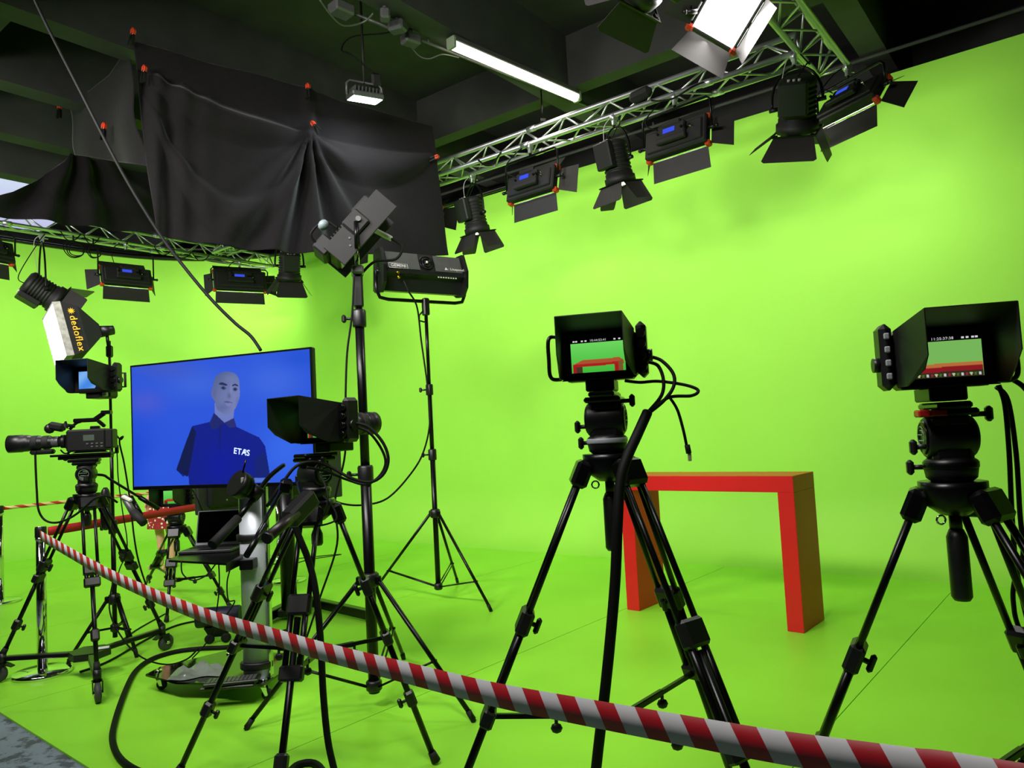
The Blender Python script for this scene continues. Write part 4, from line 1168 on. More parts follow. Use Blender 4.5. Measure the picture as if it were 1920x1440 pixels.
m = MB(); m.cyl(L_(446, 972, 2.74), L_(398, 1022, 2.6), .018, .02, n=12); m.build('grip', RUBBER, root)
root = thing('zoom_control', 'boxy zoom control with tubular grip under the sideways camera', 'camera control', (c2_.x, c2_.y, 0))
MB().tube(spline([L_(560, 905, 3.0), L_(566, 925, 2.9), L_(578, 935, 2.84)], 5), .010, n=8).build('arm', BLACKM, root)
a, b_ = L_(586, 930, 2.84), L_(540, 978, 2.72)
m = MB(); m.box((0, 0, 0), ((b_ - a).length, .075, .065), bev=.012, M=frame_M((a + b_) / 2, b_ - a, Vector((0, 0, 1)))); bx_ = m.build('control_box', BLACK, root)
m = MB(); m.box((.0, .03, .035), (.05, .012, .006), M=frame_M((a + b_) / 2, b_ - a, Vector((0, 0, 1)))); m.build('switch', CHROME, bx_)
m = MB(); m.cyl(L_(556, 963, 2.74), L_(504, 1006, 2.60), .021, .021, n=14); m.build('grip', mat('dark_brown_grip', (30, 24, 22), .4), root)
m = MB(); m.cyl(L_(504, 1006, 2.60), L_(499, 1010, 2.585), .023, n=14); m.build('end_cap', BLACK, root)
m = MB(); m.box(L_(536, 912, 2.9), (.05, .05, .06), (.3, .2, .4), bev=.01); m.cyl(L_(530, 915, 2.9), L_(465, 1035, 2.62), .008, n=8); m.cyl(L_(497, 985, 2.74), L_(462, 1042, 2.6), .013, n=10); m.build('second_grip', BLACKM, root)

# ------------------------------------------------------------------ shoulder camera on the dolly tripod
kc = Vector((c1.x, c1.y, m1))
root = thing('shoulder_camera', 'black shoulder camera with long zoom lens on the dolly tripod', 'camera', kc, R(100))
m = MB(); m.box((0, -.02, .125), (.12, .25, .15), bev=.012); m.box((0, .09, .12), (.10, .06, .12), bev=.02); m.box((0, -.16, .13), (.11, .05, .13), bev=.008)
body = m.build('body', BLACK, root)
m = MB(); m.box((0, .02, .030), (.09, .38, .016), bev=.003); m.box((0, .0, .012), (.07, .33, .022), bev=.003); m.build('base_plate', BLACKM, root)
m = MB(); m.plate([(0, -.13, .04), (0, .08, .04), (0, .04, .055), (0, -.09, .062)], .08); m.build('shoulder_pad', RUBBER, root)
for s in (-1, 1):
    m = MB(); m.box((s * .061, -.04, .14), (.004, .07, .04), bev=.001); m.build('side_display', mat('grey_display', (70, 80, 70), .3), body)
    m = MB()
    for i in range(7): m.box((s * .062, -.12 + (i % 4) * .03, .10 - (i // 4) * .02), (.004, .016, .01), bev=.002)
    m.build('button', GREYM, body)
Q = Matrix.Translation((0, .12, .125)) @ rotx(-PI / 2)
m = MB(); m.lathe([(.045, 0), (.045, .03), (.036, .035), (.036, .09), (.043, .10), (.043, .16), (.047, .165), (.047, .215), (.05, .22), (.056, .24), (.056, .27), (.059, .275), (.059, .355), (.053, .356)], 26, Q); ls = m.build('zoom_lens', BLACK, root)
for z0, r in ((.105, .044), (.172, .048)):
    m = MB(); m.lathe([(r, z0), (r + .0015, z0 + .004), (r + .0015, z0 + .035), (r, z0 + .04)], 26, Q); m.build('lens_ring', RUBBER, ls)
m = MB(); m.lathe([(.0365, .045), (.0375, .047), (.0375, .085), (.0365, .087)], 26, Q); m.build('grey_ring', GREYM, ls)
m = MB(); m.lathe([(.053, .35), (.02, .345), (.001, .343)], 26, Q); m.build('front_glass', GLASSB, ls)
m = MB(); m.box((0, .27, .062), (.05, .15, .035), bev=.012); m.build('servo_grip', BLACK, ls)
m = MB(); m.tube(spline([(0, .10, .205), (0, .06, .245), (0, .03, .255)], 3), .010, n=8); m.box((0, .0, .262), (.032, .15, .028), bev=.006); m.box((0, -.09, .285), (.03, .08, .03), (R(-35), 0, 0), bev=.006); m.box((0, -.135, .31), (.06, .06, .025), bev=.005)
m.box((0, -.10, .235), (.026, .06, .022), (R(45), 0, 0), bev=.004); m.box((0, -.06, .205), (.03, .06, .03), bev=.005); m.build('top_handle', BLACKM, root)
m = MB(); m.box((-.05, .16, .225), (.07, .10, .055), (R(14), 0, 0), bev=.016); m.sphere((-.05, .205, .215), .034, 10); m.cyl((-.05, .12, .235), (0, .07, .225), .012, n=8); m.build('eyepiece', BLACK, root)
m = MB(); m.plate([(-.05, .105, .26), (-.05, .125, .22), (-.05, .095, .21)], .03); m.build('eyepiece_flap', RUBBER, root)
m = MB(); m.box((.03, .14, .01), (.05, .03, .035), (.2, 0, .3), bev=.008); m.cyl((.03, .13, .02), (.01, .11, .06), .008, n=8); m.build('rod_clamp', BLACKM, root)
m = MB(); m.tube(spline([(0, .16, .07), (.01, .14, .045), (.02, .11, .05), (.02, .07, .08)], 5), .005, n=6); m.build('lens_lead', CABLE, root)
# hooded viewfinder on its handle
vf = at(180, 748, c1.y)
v = studio_camera('hooded viewfinder monitor riding on the shoulder camera', vf, R(-6), 1, pic_sky, None, lens=False, sc=1.2, group=None)
v.name = 'viewfinder_monitor'; v['category'] = 'monitor'
m = MB(); m.box((.0, .09, .03), (.10, .09, .05), bev=.012); m.box((.02, .10, .12), (.09, .06, .11), bev=.015); m.tube([(.07, .1, .07), (.10, .12, .07), (.10, .12, .15), (.07, .1, .15)], .008, n=6); m.build('rear_block', BLACK, v)
m = MB(); m.box((.055, .0, .025), (.03, .02, .025), bev=.004); m.build('pale_clip', WHITEP, v)
def atc(x, y, D): return at(x, y, D + c1.y - 4.8)
cable('video_cable', 'cable looping from the zoom lens down to the dolly tripod', [atc(66, 846, 4.72), atc(67, 880, 4.72), atc(69, 920, 4.72), atc(72, 955, 4.72), atc(84, 975, 4.72), atc(105, 980, 4.6), atc(130, 972, 4.5), atc(155, 955, 4.40), atc(178, 935, 4.36), atc(200, 930, 4.38), atc(220, 942, 4.44)], .007)
cable('video_cable', 'cable with a loop knot behind the shoulder camera', [atc(206, 810, 4.95), atc(216, 814, 4.95), atc(226, 824, 4.95), atc(231, 818, 4.95), atc(224, 828, 4.95), atc(233, 870, 4.98), atc(244, 940, 5.0), atc(252, 1010, 5.0), atc(262, 1060, 5.0), atc(285, 1130, 5.0), atc(300, 1180, 5.05)], .006)
cable('video_cable', 'thin cable with ferrite falling behind the shoulder camera', [atc(208, 826, 5.0), atc(218, 832, 5.0), atc(220, 860, 5.0), atc(222, 900, 5.0), atc(230, 960, 5.0), atc(238, 1010, 5.0), atc(236, 1040, 5.0), atc(222, 1075, 5.0), atc(215, 1130, 5.02)], .004)
m = MB(); m.lathe([(.009, -.03), (.013, -.024), (.013, .024), (.009, .03)], 10, Matrix.Translation(atc(219, 842, 4.985))); tag(m.build('ferrite_bead', BLACK), 'black ferrite bead on the thin camera cable', 'cable part')
# zoom demand on the pan handle
root = thing('zoom_control', 'slim zoom control with pale clamp on the dolly tripod handle', 'camera control', atc(245, 945, 4.55))
o0 = atc(245, 945, 4.55); L_ = lambda x, y, D: atc(x, y, D) - o0
m = MB(); m.cyl(L_(232, 930, 4.55), L_(252, 965, 4.5), .022, n=12); m.build('control_body', GREYM, root)
m = MB(); m.cyl(L_(250, 960, 4.5), L_(270, 981, 4.46), .026, n=12); m.build('grip', RUBBER, root)
m = MB(); m.box(L_(238, 935, 4.52), (.07, .03, .025), (0, R(30), 0), bev=.008); m.build('clamp', WHITEP, root)
m = MB(); m.cyl(L_(245, 932, 4.58), L_(264, 965, 4.52), .016, n=10); m.build('handle_tube', BLACKM, root)

# ------------------------------------------------------------------ softbox on its stand
sc_ = at(212, 1000, 5.62); sc_.z = 0
st_top = at(192, 640, 5.62).z
light_stand('thin lamp stand behind the shoulder camera', sc_, [polar(sc_, .30, 100), polar(sc_, .30, 215), polar(sc_, .26, 330)], .40, .19, [(.12, .95, .017), (.9, 1.6, .013), (1.55, st_top, .010)], .55)
bk_ = at(186, 622, 5.56)
root = thing('softbox', 'lit softbox with yellow lettering above the shoulder camera', 'lamp', bk_)
ax = Vector((-.72, -.66, -.18)).normalized(); upv = Vector((-.25, 0, 1)); upv = (upv - ax * upv.dot(ax)).normalized(); sv = ax.cross(upv)
def ring(d, hw, hh):
    return [ax * d + sv * (x * hw) + upv * (z * hh) for x, z in ((-1, -1), (1, -1), (1, 1), (-1, 1))]
r0, r1, r2, r3 = ring(.0, .045, .045), ring(.14, .17, .165), ring(.25, .205, .20), ring(.30, .205, .20)
FAB = mat('black_softbox_fabric', (24, 24, 25), .8, var=.2, vscale=30)
m = MB()
for a, b_ in ((r0, r1), (r1, r2)): m.add(a + b_, [(i, (i + 1) % 4, 4 + (i + 1) % 4, 4 + i) for i in range(4)])
m.add(r0, [(0, 1, 2, 3)])
sh = m.build('fabric_shell', FAB, root)
m = MB(); m.add(r2 + r3, [(i, (i + 1) % 4, 4 + (i + 1) % 4, 4 + i) for i in range(4)]); m.build('silver_rim', mat('grey_rim_fabric', (150, 150, 140), .6, var=.3, vscale=30), root)
r4 = ring(.296, .198, .193); r5 = ring(.312, .12, .115)
m = MB(); m.add(r4 + r5, [(i, (i + 1) % 4, 4 + (i + 1) % 4, 4 + i) for i in range(4)] + [(4, 5, 6, 7)]); m.build('front_diffuser', SOFTW, root)
# lettering on the side turned to the viewer
fs_ = 1 if sv.y < 0 else -1
ia, ib = (1, 2) if fs_ > 0 else (0, 3)
fc = (r1[ia] + r1[ib] + r2[ia] + r2[ib]) / 4
dn_ = (r1[ia] - r1[ib]).normalized()
ex = (r2[ia] - r1[ia]).normalized()
if dn_.z > 0: dn_ = -dn_
nn = sv * fs_
put_text('lettering', 'dedoflex', .068, frame_M(fc + nn * .005 - dn_ * .09, dn_, nn.cross(dn_)), YELLOW, sh, bold=.0008)
m = MB(); sun = fc + nn * .006 - dn_ * .125
for i in range(10):
    a = PI * i / 5; e1 = dn_ * math.cos(a) + ax * math.sin(a); e2 = (nn.cross(e1))
    m.plate([sun + e1 * .008 + e2 * .004, sun + e1 * .026, sun + e1 * .008 - e2 * .004], .001)
m.plate([sun + (dn_ * math.cos(PI * i / 6) + ax * math.sin(PI * i / 6)) * .009 for i in range(12)], .001)
m.build('sun_logo', YELLOW, sh)
m = MB(); m.cyl(ax * -.005, ax * -.10, .045, .035, n=14); m.build('lamp_head', BLACK, root)
m = MB(); m.cyl(ax * -.05, Vector((sc_.x, sc_.y, st_top - .1)) - bk_, .012, n=8); m.box(Vector((sc_.x, sc_.y, st_top - .08)) - bk_, (.04, .05, .09), bev=.01); m.build('bracket', BLACKM, root)
area('softbox_glow', ax * .33, ax * 2, .36, .36, 9, (1, .98, .94), 150, root)
m = MB(); m.lathe([(.012, -.17), (.032, -.15), (.036, -.08), (.036, .08), (.025, .12), (.012, .14)], 14, Matrix.Translation(at(198, 950, 5.5))); tag(m.build('power_adapter', BLACK), 'black bottle-shaped power unit hanging on the thin stand', 'power unit')

# ------------------------------------------------------------------ big screen
tvc = Vector((-1.725, 4.36, 0)); tv_rz = math.atan2(-.46, 1.23)
TVW, TVH = 1.33, .765; tz0 = 1.25
root = thing('television', 'big screen showing a blue picture of a mannequin in polo shirt', 'television', (tvc.x, tvc.y, tz0), tv_rz)
m = MB(); m.box((0, .02, TVH / 2), (TVW, .035, TVH), bev=.006); m.box((0, .055, TVH * .42), (TVW * .7, .05, TVH * .6), bev=.02)
tvb = m.build('case', BLACK, root)
fw = .011
for nm, c, s in (('bezel', (0, .0, TVH - fw / 2), (TVW, .012, fw)), ('bezel', (0, 0, fw), (TVW, .012, fw * 2)), ('bezel', (-TVW / 2 + fw / 2, 0, TVH / 2), (fw, .012, TVH)), ('bezel', (TVW / 2 - fw / 2, 0, TVH / 2), (fw, .012, TVH))):
    MB().box(c, s, bev=.002).build(nm, BLACKM, root)
def tvpic(S, T):
    x = 5 + 75 * T + S * (1635 + 5 * T)
    y = (232 + T * 1103) + S * (-182 + T * 137)
    C = np.zeros(S.shape + (3,))
    C[:] = (42, 88, 226)
    def blob(cx, cy, rx, ry, col, k):
        w = np.exp(-(((x - cx) / rx) ** 2 + ((y - cy) / ry) ** 2))[..., None] * k
        C[:] = C * (1 - w) + np.array(col) * w
    blob(650, 380, 330, 160, (62, 104, 226), .9); blob(1350, 350, 260, 200, (66, 110, 232), .8); blob(150, 560, 190, 120, (78, 92, 214), .9)
    blob(330, 240, 300, 90, (70, 92, 200), .7); blob(60, 1100, 200, 350, (24, 70, 214), .8); blob(1600, 130, 200, 100, (30, 84, 216), .8); blob(1480, 1000, 250, 300, (58, 112, 244), .8)
    blob(250, 1180, 160, 150, (50, 96, 226), .4)
    def put(poly, col, k=1.0):
        i = inpoly(x, y, poly); C[i] = C[i] * (1 - k) + np.array(col) * k
    # mannequin: neck and head
    def smooth(pts):
        return [(p.x, p.y) for p in spline([Vector((a, b, 0)) for a, b in pts + pts[:1]], 6)]
    put([(828, 560), (1010, 560), (1005, 700), (920, 745), (835, 700)], (112, 128, 196))
    head = smooth([(940, 262), (1000, 280), (1038, 330), (1048, 400), (1054, 480), (1042, 550), (1010, 620), (960, 660), (905, 655), (850, 610), (826, 540), (800, 500), (792, 450), (806, 400), (815, 340), (850, 290), (890, 268)])
    ih = inpoly(x, y, head)
    sh_ = np.clip((x - 800) / 260, 0, 1)
    base = np.stack([100 + 26 * sh_ - 30 * np.clip((480 - y) / 260, 0, 1), 112 + 24 * sh_ - 22 * np.clip((480 - y) / 260, 0, 1), 162 + 30 * sh_ - 22 * np.clip((480 - y) / 260, 0, 1)], -1)
    C[ih] = base[ih]
    def hb(cx, cy, rx, ry, col, k):
        w = np.exp(-(((x - cx) / rx) ** 2 + ((y - cy) / ry) ** 2))[..., None] * k
        w = w * ih[..., None]
        C[:] = C * (1 - w) + np.array(col) * w
    hb(960, 330, 60, 40, (120, 132, 176), .5); hb(905, 600, 60, 40, (88, 102, 160), .6); hb(1040, 560, 20, 70, (88, 104, 165), .6); hb(960, 490, 18, 26, (82, 92, 140), .8); hb(975, 430, 12, 60, (128, 142, 190), .7); hb(820, 470, 22, 60, (84, 98, 158), .5)
    put(smooth([(862, 372), (890, 364), (935, 385), (930, 396), (885, 388), (864, 384)]), (38, 46, 84)); put(smooth([(982, 388), (1010, 378), (1034, 392), (1032, 402), (1008, 394), (985, 400)]), (38, 46, 84))
    put(smooth([(875, 415), (900, 402), (930, 420), (905, 432)]), (70, 82, 128)); put(smooth([(985, 425), (1010, 414), (1032, 428), (1010, 444)]), (70, 82, 128))
    hb(902, 416, 13, 13, (24, 30, 66), .95); hb(1010, 430, 12, 13, (24, 30, 66), .95)
    put(smooth([(905, 550), (940, 540), (990, 556), (945, 556)]), (84, 88, 138)); put(smooth([(925, 562), (985, 562), (965, 584), (940, 582)]), (124, 132, 188), .8)
    # polo shirt
    put([(620, 1320), (605, 1200), (560, 1245), (490, 1180), (560, 960), (625, 775), (790, 735), (825, 650), (925, 742), (1008, 698), (1035, 780), (1240, 880), (1295, 960), (1345, 1225), (1330, 1255), (1210, 1255), (1215, 1320)], (12, 30, 142))
    put([(490, 1180), (560, 960), (625, 775), (665, 830), (640, 1010), (612, 1200), (605, 1240), (595, 1243)], (10, 24, 78))
    put([(1215, 1070), (1290, 1010), (1345, 1225), (1330, 1255), (1210, 1255)], (18, 36, 110), .7)
    put([(790, 735), (825, 650), (925, 742), (850, 800), (800, 800)], (28, 40, 112)); put([(925, 742), (1008, 698), (1035, 780), (970, 790)], (40, 46, 118))
    put([(880, 760), (900, 760), (895, 990), (880, 990)], (14, 28, 108), .7)
    it = inpoly(x, y, [(620, 1320), (640, 1010), (665, 830), (1200, 880), (1215, 1320)])
    w = (np.exp(-(((x - 900) / 160) ** 2 + ((y - 1150) / 200) ** 2)) * it)[..., None] * .6
    C[:] = C * (1 - w) + np.array((10, 24, 170)) * w
    put([(1210, 1258), (1260, 1258), (1340, 1262), (1350, 1290), (1200, 1295)], (120, 140, 210), .6)
    return C
SW, SH = TVW - 2 * fw, TVH - 3 * fw
TVM = attr_screen_mat('television_picture', 1.0, .08)
scr = screen_obj('screen', root, SW, SH, 420, 240, tvpic, frame_M((0, -.0045, TVH / 2 + fw / 2), (1, 0, 0), (0, 0, 1)), TVM)
def tvp(x, y):                      # place on the screen from picture coordinates
    S, T = .5, .5
    for _ in range(12):
        T = (y - 232 + S * 182) / (1103 + S * 137); S = (x - 5 - 75 * T) / (1635 + 5 * T)
    return Vector(((S - .5) * SW, -.0052, TVH / 2 + fw / 2 + (.5 - T) * SH))
pl_, pr_ = tvp(1018, 1004), tvp(1100, 1018)
LBL = mat('pale_shirt_print', (170, 190, 240), .5, emit=((165, 185, 245), .9))
put_text('shirt_print', 'ETAS', .048, frame_M(pl_, pr_ - pl_, Vector((0, 0, 1))), LBL, scr, depth=.0002, bold=.0008)
e_ = tvp(1120, 1010)
m = MB(); m.tube([e_ + Vector((.010 * math.cos(a), 0, .010 * math.sin(a))) for a in [PI * 2 * i / 12 for i in range(12)]], .0022, n=5, closed=True); m.box(e_, (.005, .001, .008)); m.build('print_ring', LBL, scr)
# its stand
cb = Vector((-1.60, 4.52, 0))
root = thing('television_stand', 'silver column stand with black glass base on casters', 'stand', cb)
m = MB(); m.lathe([(.078, .115), (.078, 1.36)], 24, Matrix.Diagonal((1, .7, 1, 1))); m.build('column', SILVER, root)
m = MB(); m.box((.085, .0, .72), (.018, .05, 1.2), bev=.006); m.build('cable_channel', CHROME, root)
for z in (.19, .94):
    m = MB(); m.lathe([(.083, z - .02), (.086, z - .015), (.086, z + .015), (.083, z + .02)], 24, Matrix.Diagonal((1.12, .82, 1, 1))); m.build('column_band', BLACK, root)
poly = [G(273, 1268, .10), G(300, 1254, .10), G(428, 1222, .10), G(534, 1228, .10), G(522, 1268, .10), G(494, 1287, .10), G(330, 1283, .10)]
poly = [p - cb for p in poly]
m = MB(); n_ = len(poly)
vs = [Vector((p.x, p.y, .10)) for p in poly] + [Vector((p.x, p.y, .112)) for p in poly]
m.add(vs, [tuple(range(n_)), tuple(range(n_, 2 * n_))] + [(i, (i + 1) % n_, n_ + (i + 1) % n_, n_ + i) for i in range(n_)]); m.build('glass_base', GLASSB, root)
for p in (G(297, 1262, .10), G(431, 1229, .10), G(522, 1234, .10), G(494, 1279, .10)):
    p = p - cb; p.z = 0
    m = MB(); m.cyl(p + Vector((0, 0, .06)), p + Vector((0, 0, .10)), .012, n=10); m.cyl(p + Vector((0, 0, .112)), p + Vector((0, 0, .12)), .022, n=12)
    for s in (-1, 1): m.plate([p + Vector((-.012, s * .017, .075)), p + Vector((.02, s * .017, .075)), p + Vector((.03, s * .017, .025)), p + Vector((.012, s * .017, .025))], .003)
    ca = m.build('caster', CHROME, root)
    m = MB(); m.lathe([(.02, -.012), (.031, -.009), (.031, .009), (.02, .012)], 16, Matrix.Translation(p + Vector((.02, 0, .031))) @ rotx(PI / 2)); m.build('wheel', RUBBER, ca)
m = MB(); m.box((-.087, -.057, 1.60), (.5, .04, .32), (0, 0, tv_rz), bev=.008); m.box((-.04, -.03, 1.50), (.12, .05, .5), (0, 0, tv_rz), bev=.008); m.build('wall_mount', BLACKM, root)
m = MB(); m.box((-.01, -.075, 1.22), (.05, .008, .035)); m.build('black_label', BLACK, root)
# shelf with laptop
shz = .845
sp0 = [G(316, 1050, shz), G(424, 1056, shz), G(497, 1016, shz), G(383, 1014, shz)]
m = MB(); P4 = [p - cb for p in sp0]
m.add([Vector((p.x, p.y, shz - .012)) for p in P4] + [Vector((p.x, p.y, shz)) for p in P4], [(0, 1, 2, 3), (4, 5, 6, 7)] + [(i, (i + 1) % 4, 4 + (i + 1) % 4, 4 + i) for i in range(4)])
sh_o = m.build('shelf', BLACKM, root)
m = MB(); m.plate([P4[1] + Vector((0, 0, -.0)), P4[2] + Vector((0, 0, -.0)), P4[2] + Vector((0, 0, -.07)), P4[1] + Vector((0, 0, -.05))], .004); m.box((.0, -.05, shz - .05), (.08, .16, .06), bev=.005); m.build('shelf_bracket', BLACKM, sh_o)
lp = (G(321, 1045, shz) + G(423, 1049, shz) + G(463, 1020, shz) + G(383, 1019, shz)) / 4
root = thing('laptop', 'open dark laptop on the screen stand shelf', 'laptop', (lp.x, lp.y, shz), R(-2))
m = MB(); m.box((0, 0, .010), (.325, .23, .018), bev=.004); lb = m.build('base', mat('dark_grey_laptop', (38, 38, 40), .4), root)
m = MB()
for r in range(5):
    for c in range(13): m.box((-.135 + c * .0225, .015 + r * .019 - .01, .0205), (.019, .015, .003))
kb = m.build('keyboard', BLACK, lb); kb['kind'] = 'stuff'
MB().box((0, -.07, .0195), (.10, .06, .001)).build('touchpad', BLACKM, lb)
LT = Matrix.Translation((0, .115, .02)) @ rotx(R(-14))
m = MB(); m.box((0, .004, .11), (.325, .008, .22), bev=.003, M=LT); ld = m.build('lid', SILVER, root)
MB().box((0, -.0012, .115), (.305, .002, .195), M=LT).build('display', GLASSB, ld)
MB().box((0, -.0025, .006), (.31, .003, .01), M=LT).build('hinge_bar', SILVER, ld)
# keyboards and a bag lying on the glass base
for k, (px, py, dz, rz, lab) in enumerate(((430, 1287, 0, R(5), 'black keyboard lying underneath the other on the glass base'), (436, 1287, .025, R(9), 'keyboard with pale keys lying on top on the glass base'))):
    p = G(px, py, .115)
    root = thing('keyboard', lab, 'keyboard', (p.x, p.y, .113 + dz), rz, 'keyboards on the glass base')
    m = MB(); m.box((0, 0, .010), (.30, .11, .018), bev=.005); m.build('case', BLACK, root)
    m = MB()
    for r in range(4):
        for c in range(12): m.box((-.125 + c * .0225, -.035 + r * .023, .020), (.018, .018, .004))
    o = m.build('keys', GREYM if k else BLACK, root); o['kind'] = 'stuff'
bp = G(372, 1262, .115)
vs, fs = [], []
for j in range(9):
    for i in range(13):
        a, b_ = i / 12 - .5, j / 8 - .5
        e = max(0, 1 - (2 * abs(a)) ** 3) * max(0, 1 - (2 * abs(b_)) ** 3)
        vs.append((a * .32, b_ * .2 + .02 * math.sin(a * 9), .003 + e * (.035 + .022 * math.sin(a * 17 + b_ * 7) + .016 * math.sin(b_ * 21 - a * 5))))
for j in range(8):
    for i in range(12): k = j * 13 + i; fs.append((k, k + 1, k + 14, k + 13))
bag = MB().add(vs, fs, True).build('plastic_bag', mat('clear_crumpled_plastic', (120, 130, 120), .18, spec=.8)); bag.location = (bp.x, bp.y, .113); bag.rotation_euler = (0, 0, R(10))
tag(bag, 'crumpled clear plastic bag on the glass base', 'bag')
cable('power_cable', 'long black cable dropping from the ceiling to the big screen', [G(-40, -240, BZ + .02), at(65, 0, 4.55), at(150, 170, 4.52), at(230, 325, 4.5), at(300, 440, 4.48), at(345, 500, 4.47), at(395, 560, 4.46), at(440, 605, 4.45), at(470, 630, 4.44), at(489, 657, 4.42)], .010, n=8)
# second screen seen from behind, on a black column with bar feet
c6 = Vector((-1.975, 6.40, 0)); t2 = math.atan2(.8, .6)
root = thing('television', 'second screen seen from behind, under the big screen', 'television', (c6.x - .12, c6.y + .09, .955), math.atan2(6.94 - 5.78, -1.67 + 2.54))
m = MB(); m.box((0, 0, .41), (1.45, .05, .82), bev=.008); cs = m.build('case', mat('grey_black_case', (40, 42, 40), .5), root)
m = MB(); m.box((-.2, -.04, .3), (.9, .05, .5), bev=.02); m.build('rear_cover', BLACK, root)
m = MB(); m.box((0, .027, .415), (1.41, .004, .78)); m.build('screen_glass', GLASSB, root)
m = MB()
for x in (-.5, -.3, .1): m.cyl((x, -.064, .1), (x, -.07, .1), .008, n=8)
m.build('screw', CHROME, root)
cable('video_cable', 'cable drooping from the back of the second screen', [at(352, 912, 5.7), at(365, 925, 5.6), at(378, 955, 5.6), at(392, 990, 5.7), at(405, 1010, 5.8)], .005)
root = thing('television_stand', 'black column stand with bar feet behind the twin-handle tripod', 'stand', c6)
m = MB(); m.lathe([(.065, .09), (.065, 1.2)], 18); m.build('column', BLACKM, root)
fa, fb, fc_ = G(478, 1182) - c6, G(565, 1136) - c6, G(690, 1166) - c6
for a, b_ in ((fa, fb), (fb, fc_)):
    d = (b_ - a); m = MB(); m.box((0, 0, 0), (d.length + .05, .07, .075), bev=.006, M=frame_M((a + b_) / 2 + Vector((0, 0, .06)), d, Vector((-d.y, d.x, 0)))); m.build('foot_bar', BLACKM, root)
m = MB(); m.box((fb + Vector((0, 0, .0))) / 2 + Vector((0, 0, .06)), (abs(fb.x) + .1, abs(fb.y) + .1, .06), bev=.01); m.build('column_foot', BLACK, root)
for p in (fa, fb, fc_):
    m = MB(); m.lathe([(.018, 0), (.02, .012), (.014, .028)], 10, Matrix.Translation((p.x, p.y, 0))); m.build('glide', RUBBER, root)
p = G(405, 1210); root = thing('rolling_base', 'dark blue cylinder on small casters behind the silver column', 'roll', p, R(8))  # cylindrical rolling foot of the second screen's stand
m = MB(); m.lathe([(.07, -.16), (.075, -.15), (.075, .15), (.07, .16)], 20, Matrix.Translation((0, .1, .19)) @ Matrix.Rotation(PI / 2, 4, 'Y')); m.build('roll', mat('dark_blue_roll', (14, 18, 46), .5), root)
m = MB(); m.plate([(-.1, .1, .12), (.1, .1, .12), (.06, .1, .05), (-.06, .1, .05)], .10); m.build('cradle', BLACKM, root)
for s in (-1, 1):
    m = MB(); m.lathe([(.02, -.012), (.036, -.01), (.036, .01), (.02, .012)], 16, Matrix.Translation((s * .06, .06, .036)) @ rotx(PI / 2)); m.build('wheel', RUBBER, root)

# ------------------------------------------------------------------ red table
tb = G(1508, 1188); tl_ = G(1176, 1143)
d = (tl_ - tb); tw = d.length; trz = math.atan2(-d.y, -d.x)
root = thing('red_table', 'bright red bench-shaped table in front of green wall', 'table', (tb + tl_) / 2, trz)
TD, TT, THt = .42, .115, 1.075
m = MB(); m.box((0, TD / 2, THt - TT / 2), (tw, TD, TT), bev=.002); m.build('table_top', REDT, root)
for s in (-1, 1):
    m = MB(); m.box((s * (tw / 2 - TT / 2), TD / 2, (THt - TT) / 2), (TT, TD, THt - TT - .0005), bev=.002); m.build('leg_panel', REDT, root)

# ------------------------------------------------------------------ barrier posts, belts and tape
def post(label, loc, h=1.0):
    root = thing('barrier_post', label, 'barrier post', loc, 0, 'chrome barrier posts')
    m = MB(); m.lathe([(.18, 0), (.183, .004), (.183, .022), (.176, .027), (.08, .034), (.036, .042)], 40); m.build('base', CHROME, root)
    m = MB(); m.cyl((0, 0, .036), (0, 0, h - .085), .0315, n=24); m.build('pole', CHROME, root)
    m = MB(); m.cyl((0, 0, h - .09), (0, 0, h - .075), .035, n=24); m.cyl((0, 0, h - .002), (0, 0, h + .002), .034, n=24); m.build('collar', CHROME, root)
    m = MB(); m.lathe([(.033, h - .075), (.036, h - .07), (.036, h - .008), (.03, h)], 24); m.build('belt_cassette', BLACK, root)
    return root
pp = G(80, 1264)
ph = at(80, 987, pp.y).z
post('chrome barrier post where striped tape and red belt meet', pp, ph)
p2_ = G(5, 1130); p2_.x -= .02
post('chrome barrier post with its base beside the dolly wheel', p2_, .99)
p3_ = Vector((-2.5, 8.1, 0)); post('chrome barrier post standing behind the black column stand', p3_, .99)
p4_ = Vector((-3.12, 9.75, 0)); post('chrome barrier post far back, behind the laptop', p4_, .99)
p5_ = Vector((1.55, .55, 0)); post('chrome barrier post holding the near end of striped tape', p5_, .99)
def stripe_mat(name, c1_, c2__, period, slant, duty=.5):
    m = bpy.data.materials.new(name); m.use_nodes = True; nt = m.node_tree; N, L = nt.nodes, nt.links
    b = N['Principled BSDF']; b.inputs['Roughness'].default_value = .5
    uv = N.new('ShaderNodeUVMap'); se = N.new('ShaderNodeSeparateXYZ'); L.new(uv.outputs['UV'], se.inputs[0])
    mu = N.new('ShaderNodeMath'); mu.operation = 'MULTIPLY_ADD'; mu.inputs[1].default_value = slant; L.new(se.outputs['Y'], mu.inputs[0]); L.new(se.outputs['X'], mu.inputs[2])
    dv = N.new('ShaderNodeMath'); dv.operation = 'DIVIDE'; dv.inputs[1].default_value = period; L.new(mu.outputs[0], dv.inputs[0])
    fr = N.new('ShaderNodeMath'); fr.operation = 'FRACT'; L.new(dv.outputs[0], fr.inputs[0])
    gt_ = N.new('ShaderNodeMath'); gt_.operation = 'GREATER_THAN'; gt_.inputs[1].default_value = duty; L.new(fr.outputs[0], gt_.inputs[0])
    mx = N.new('ShaderNodeMix'); mx.data_type = 'RGBA'; mx.inputs['A'].default_value = (*lin(c1_), 1); mx.inputs['B'].default_value = (*lin(c2__), 1)
    L.new(gt_.outputs[0], mx.inputs['Factor']); L.new(mx.outputs['Result'], b.inputs['Base Color'])
    return m
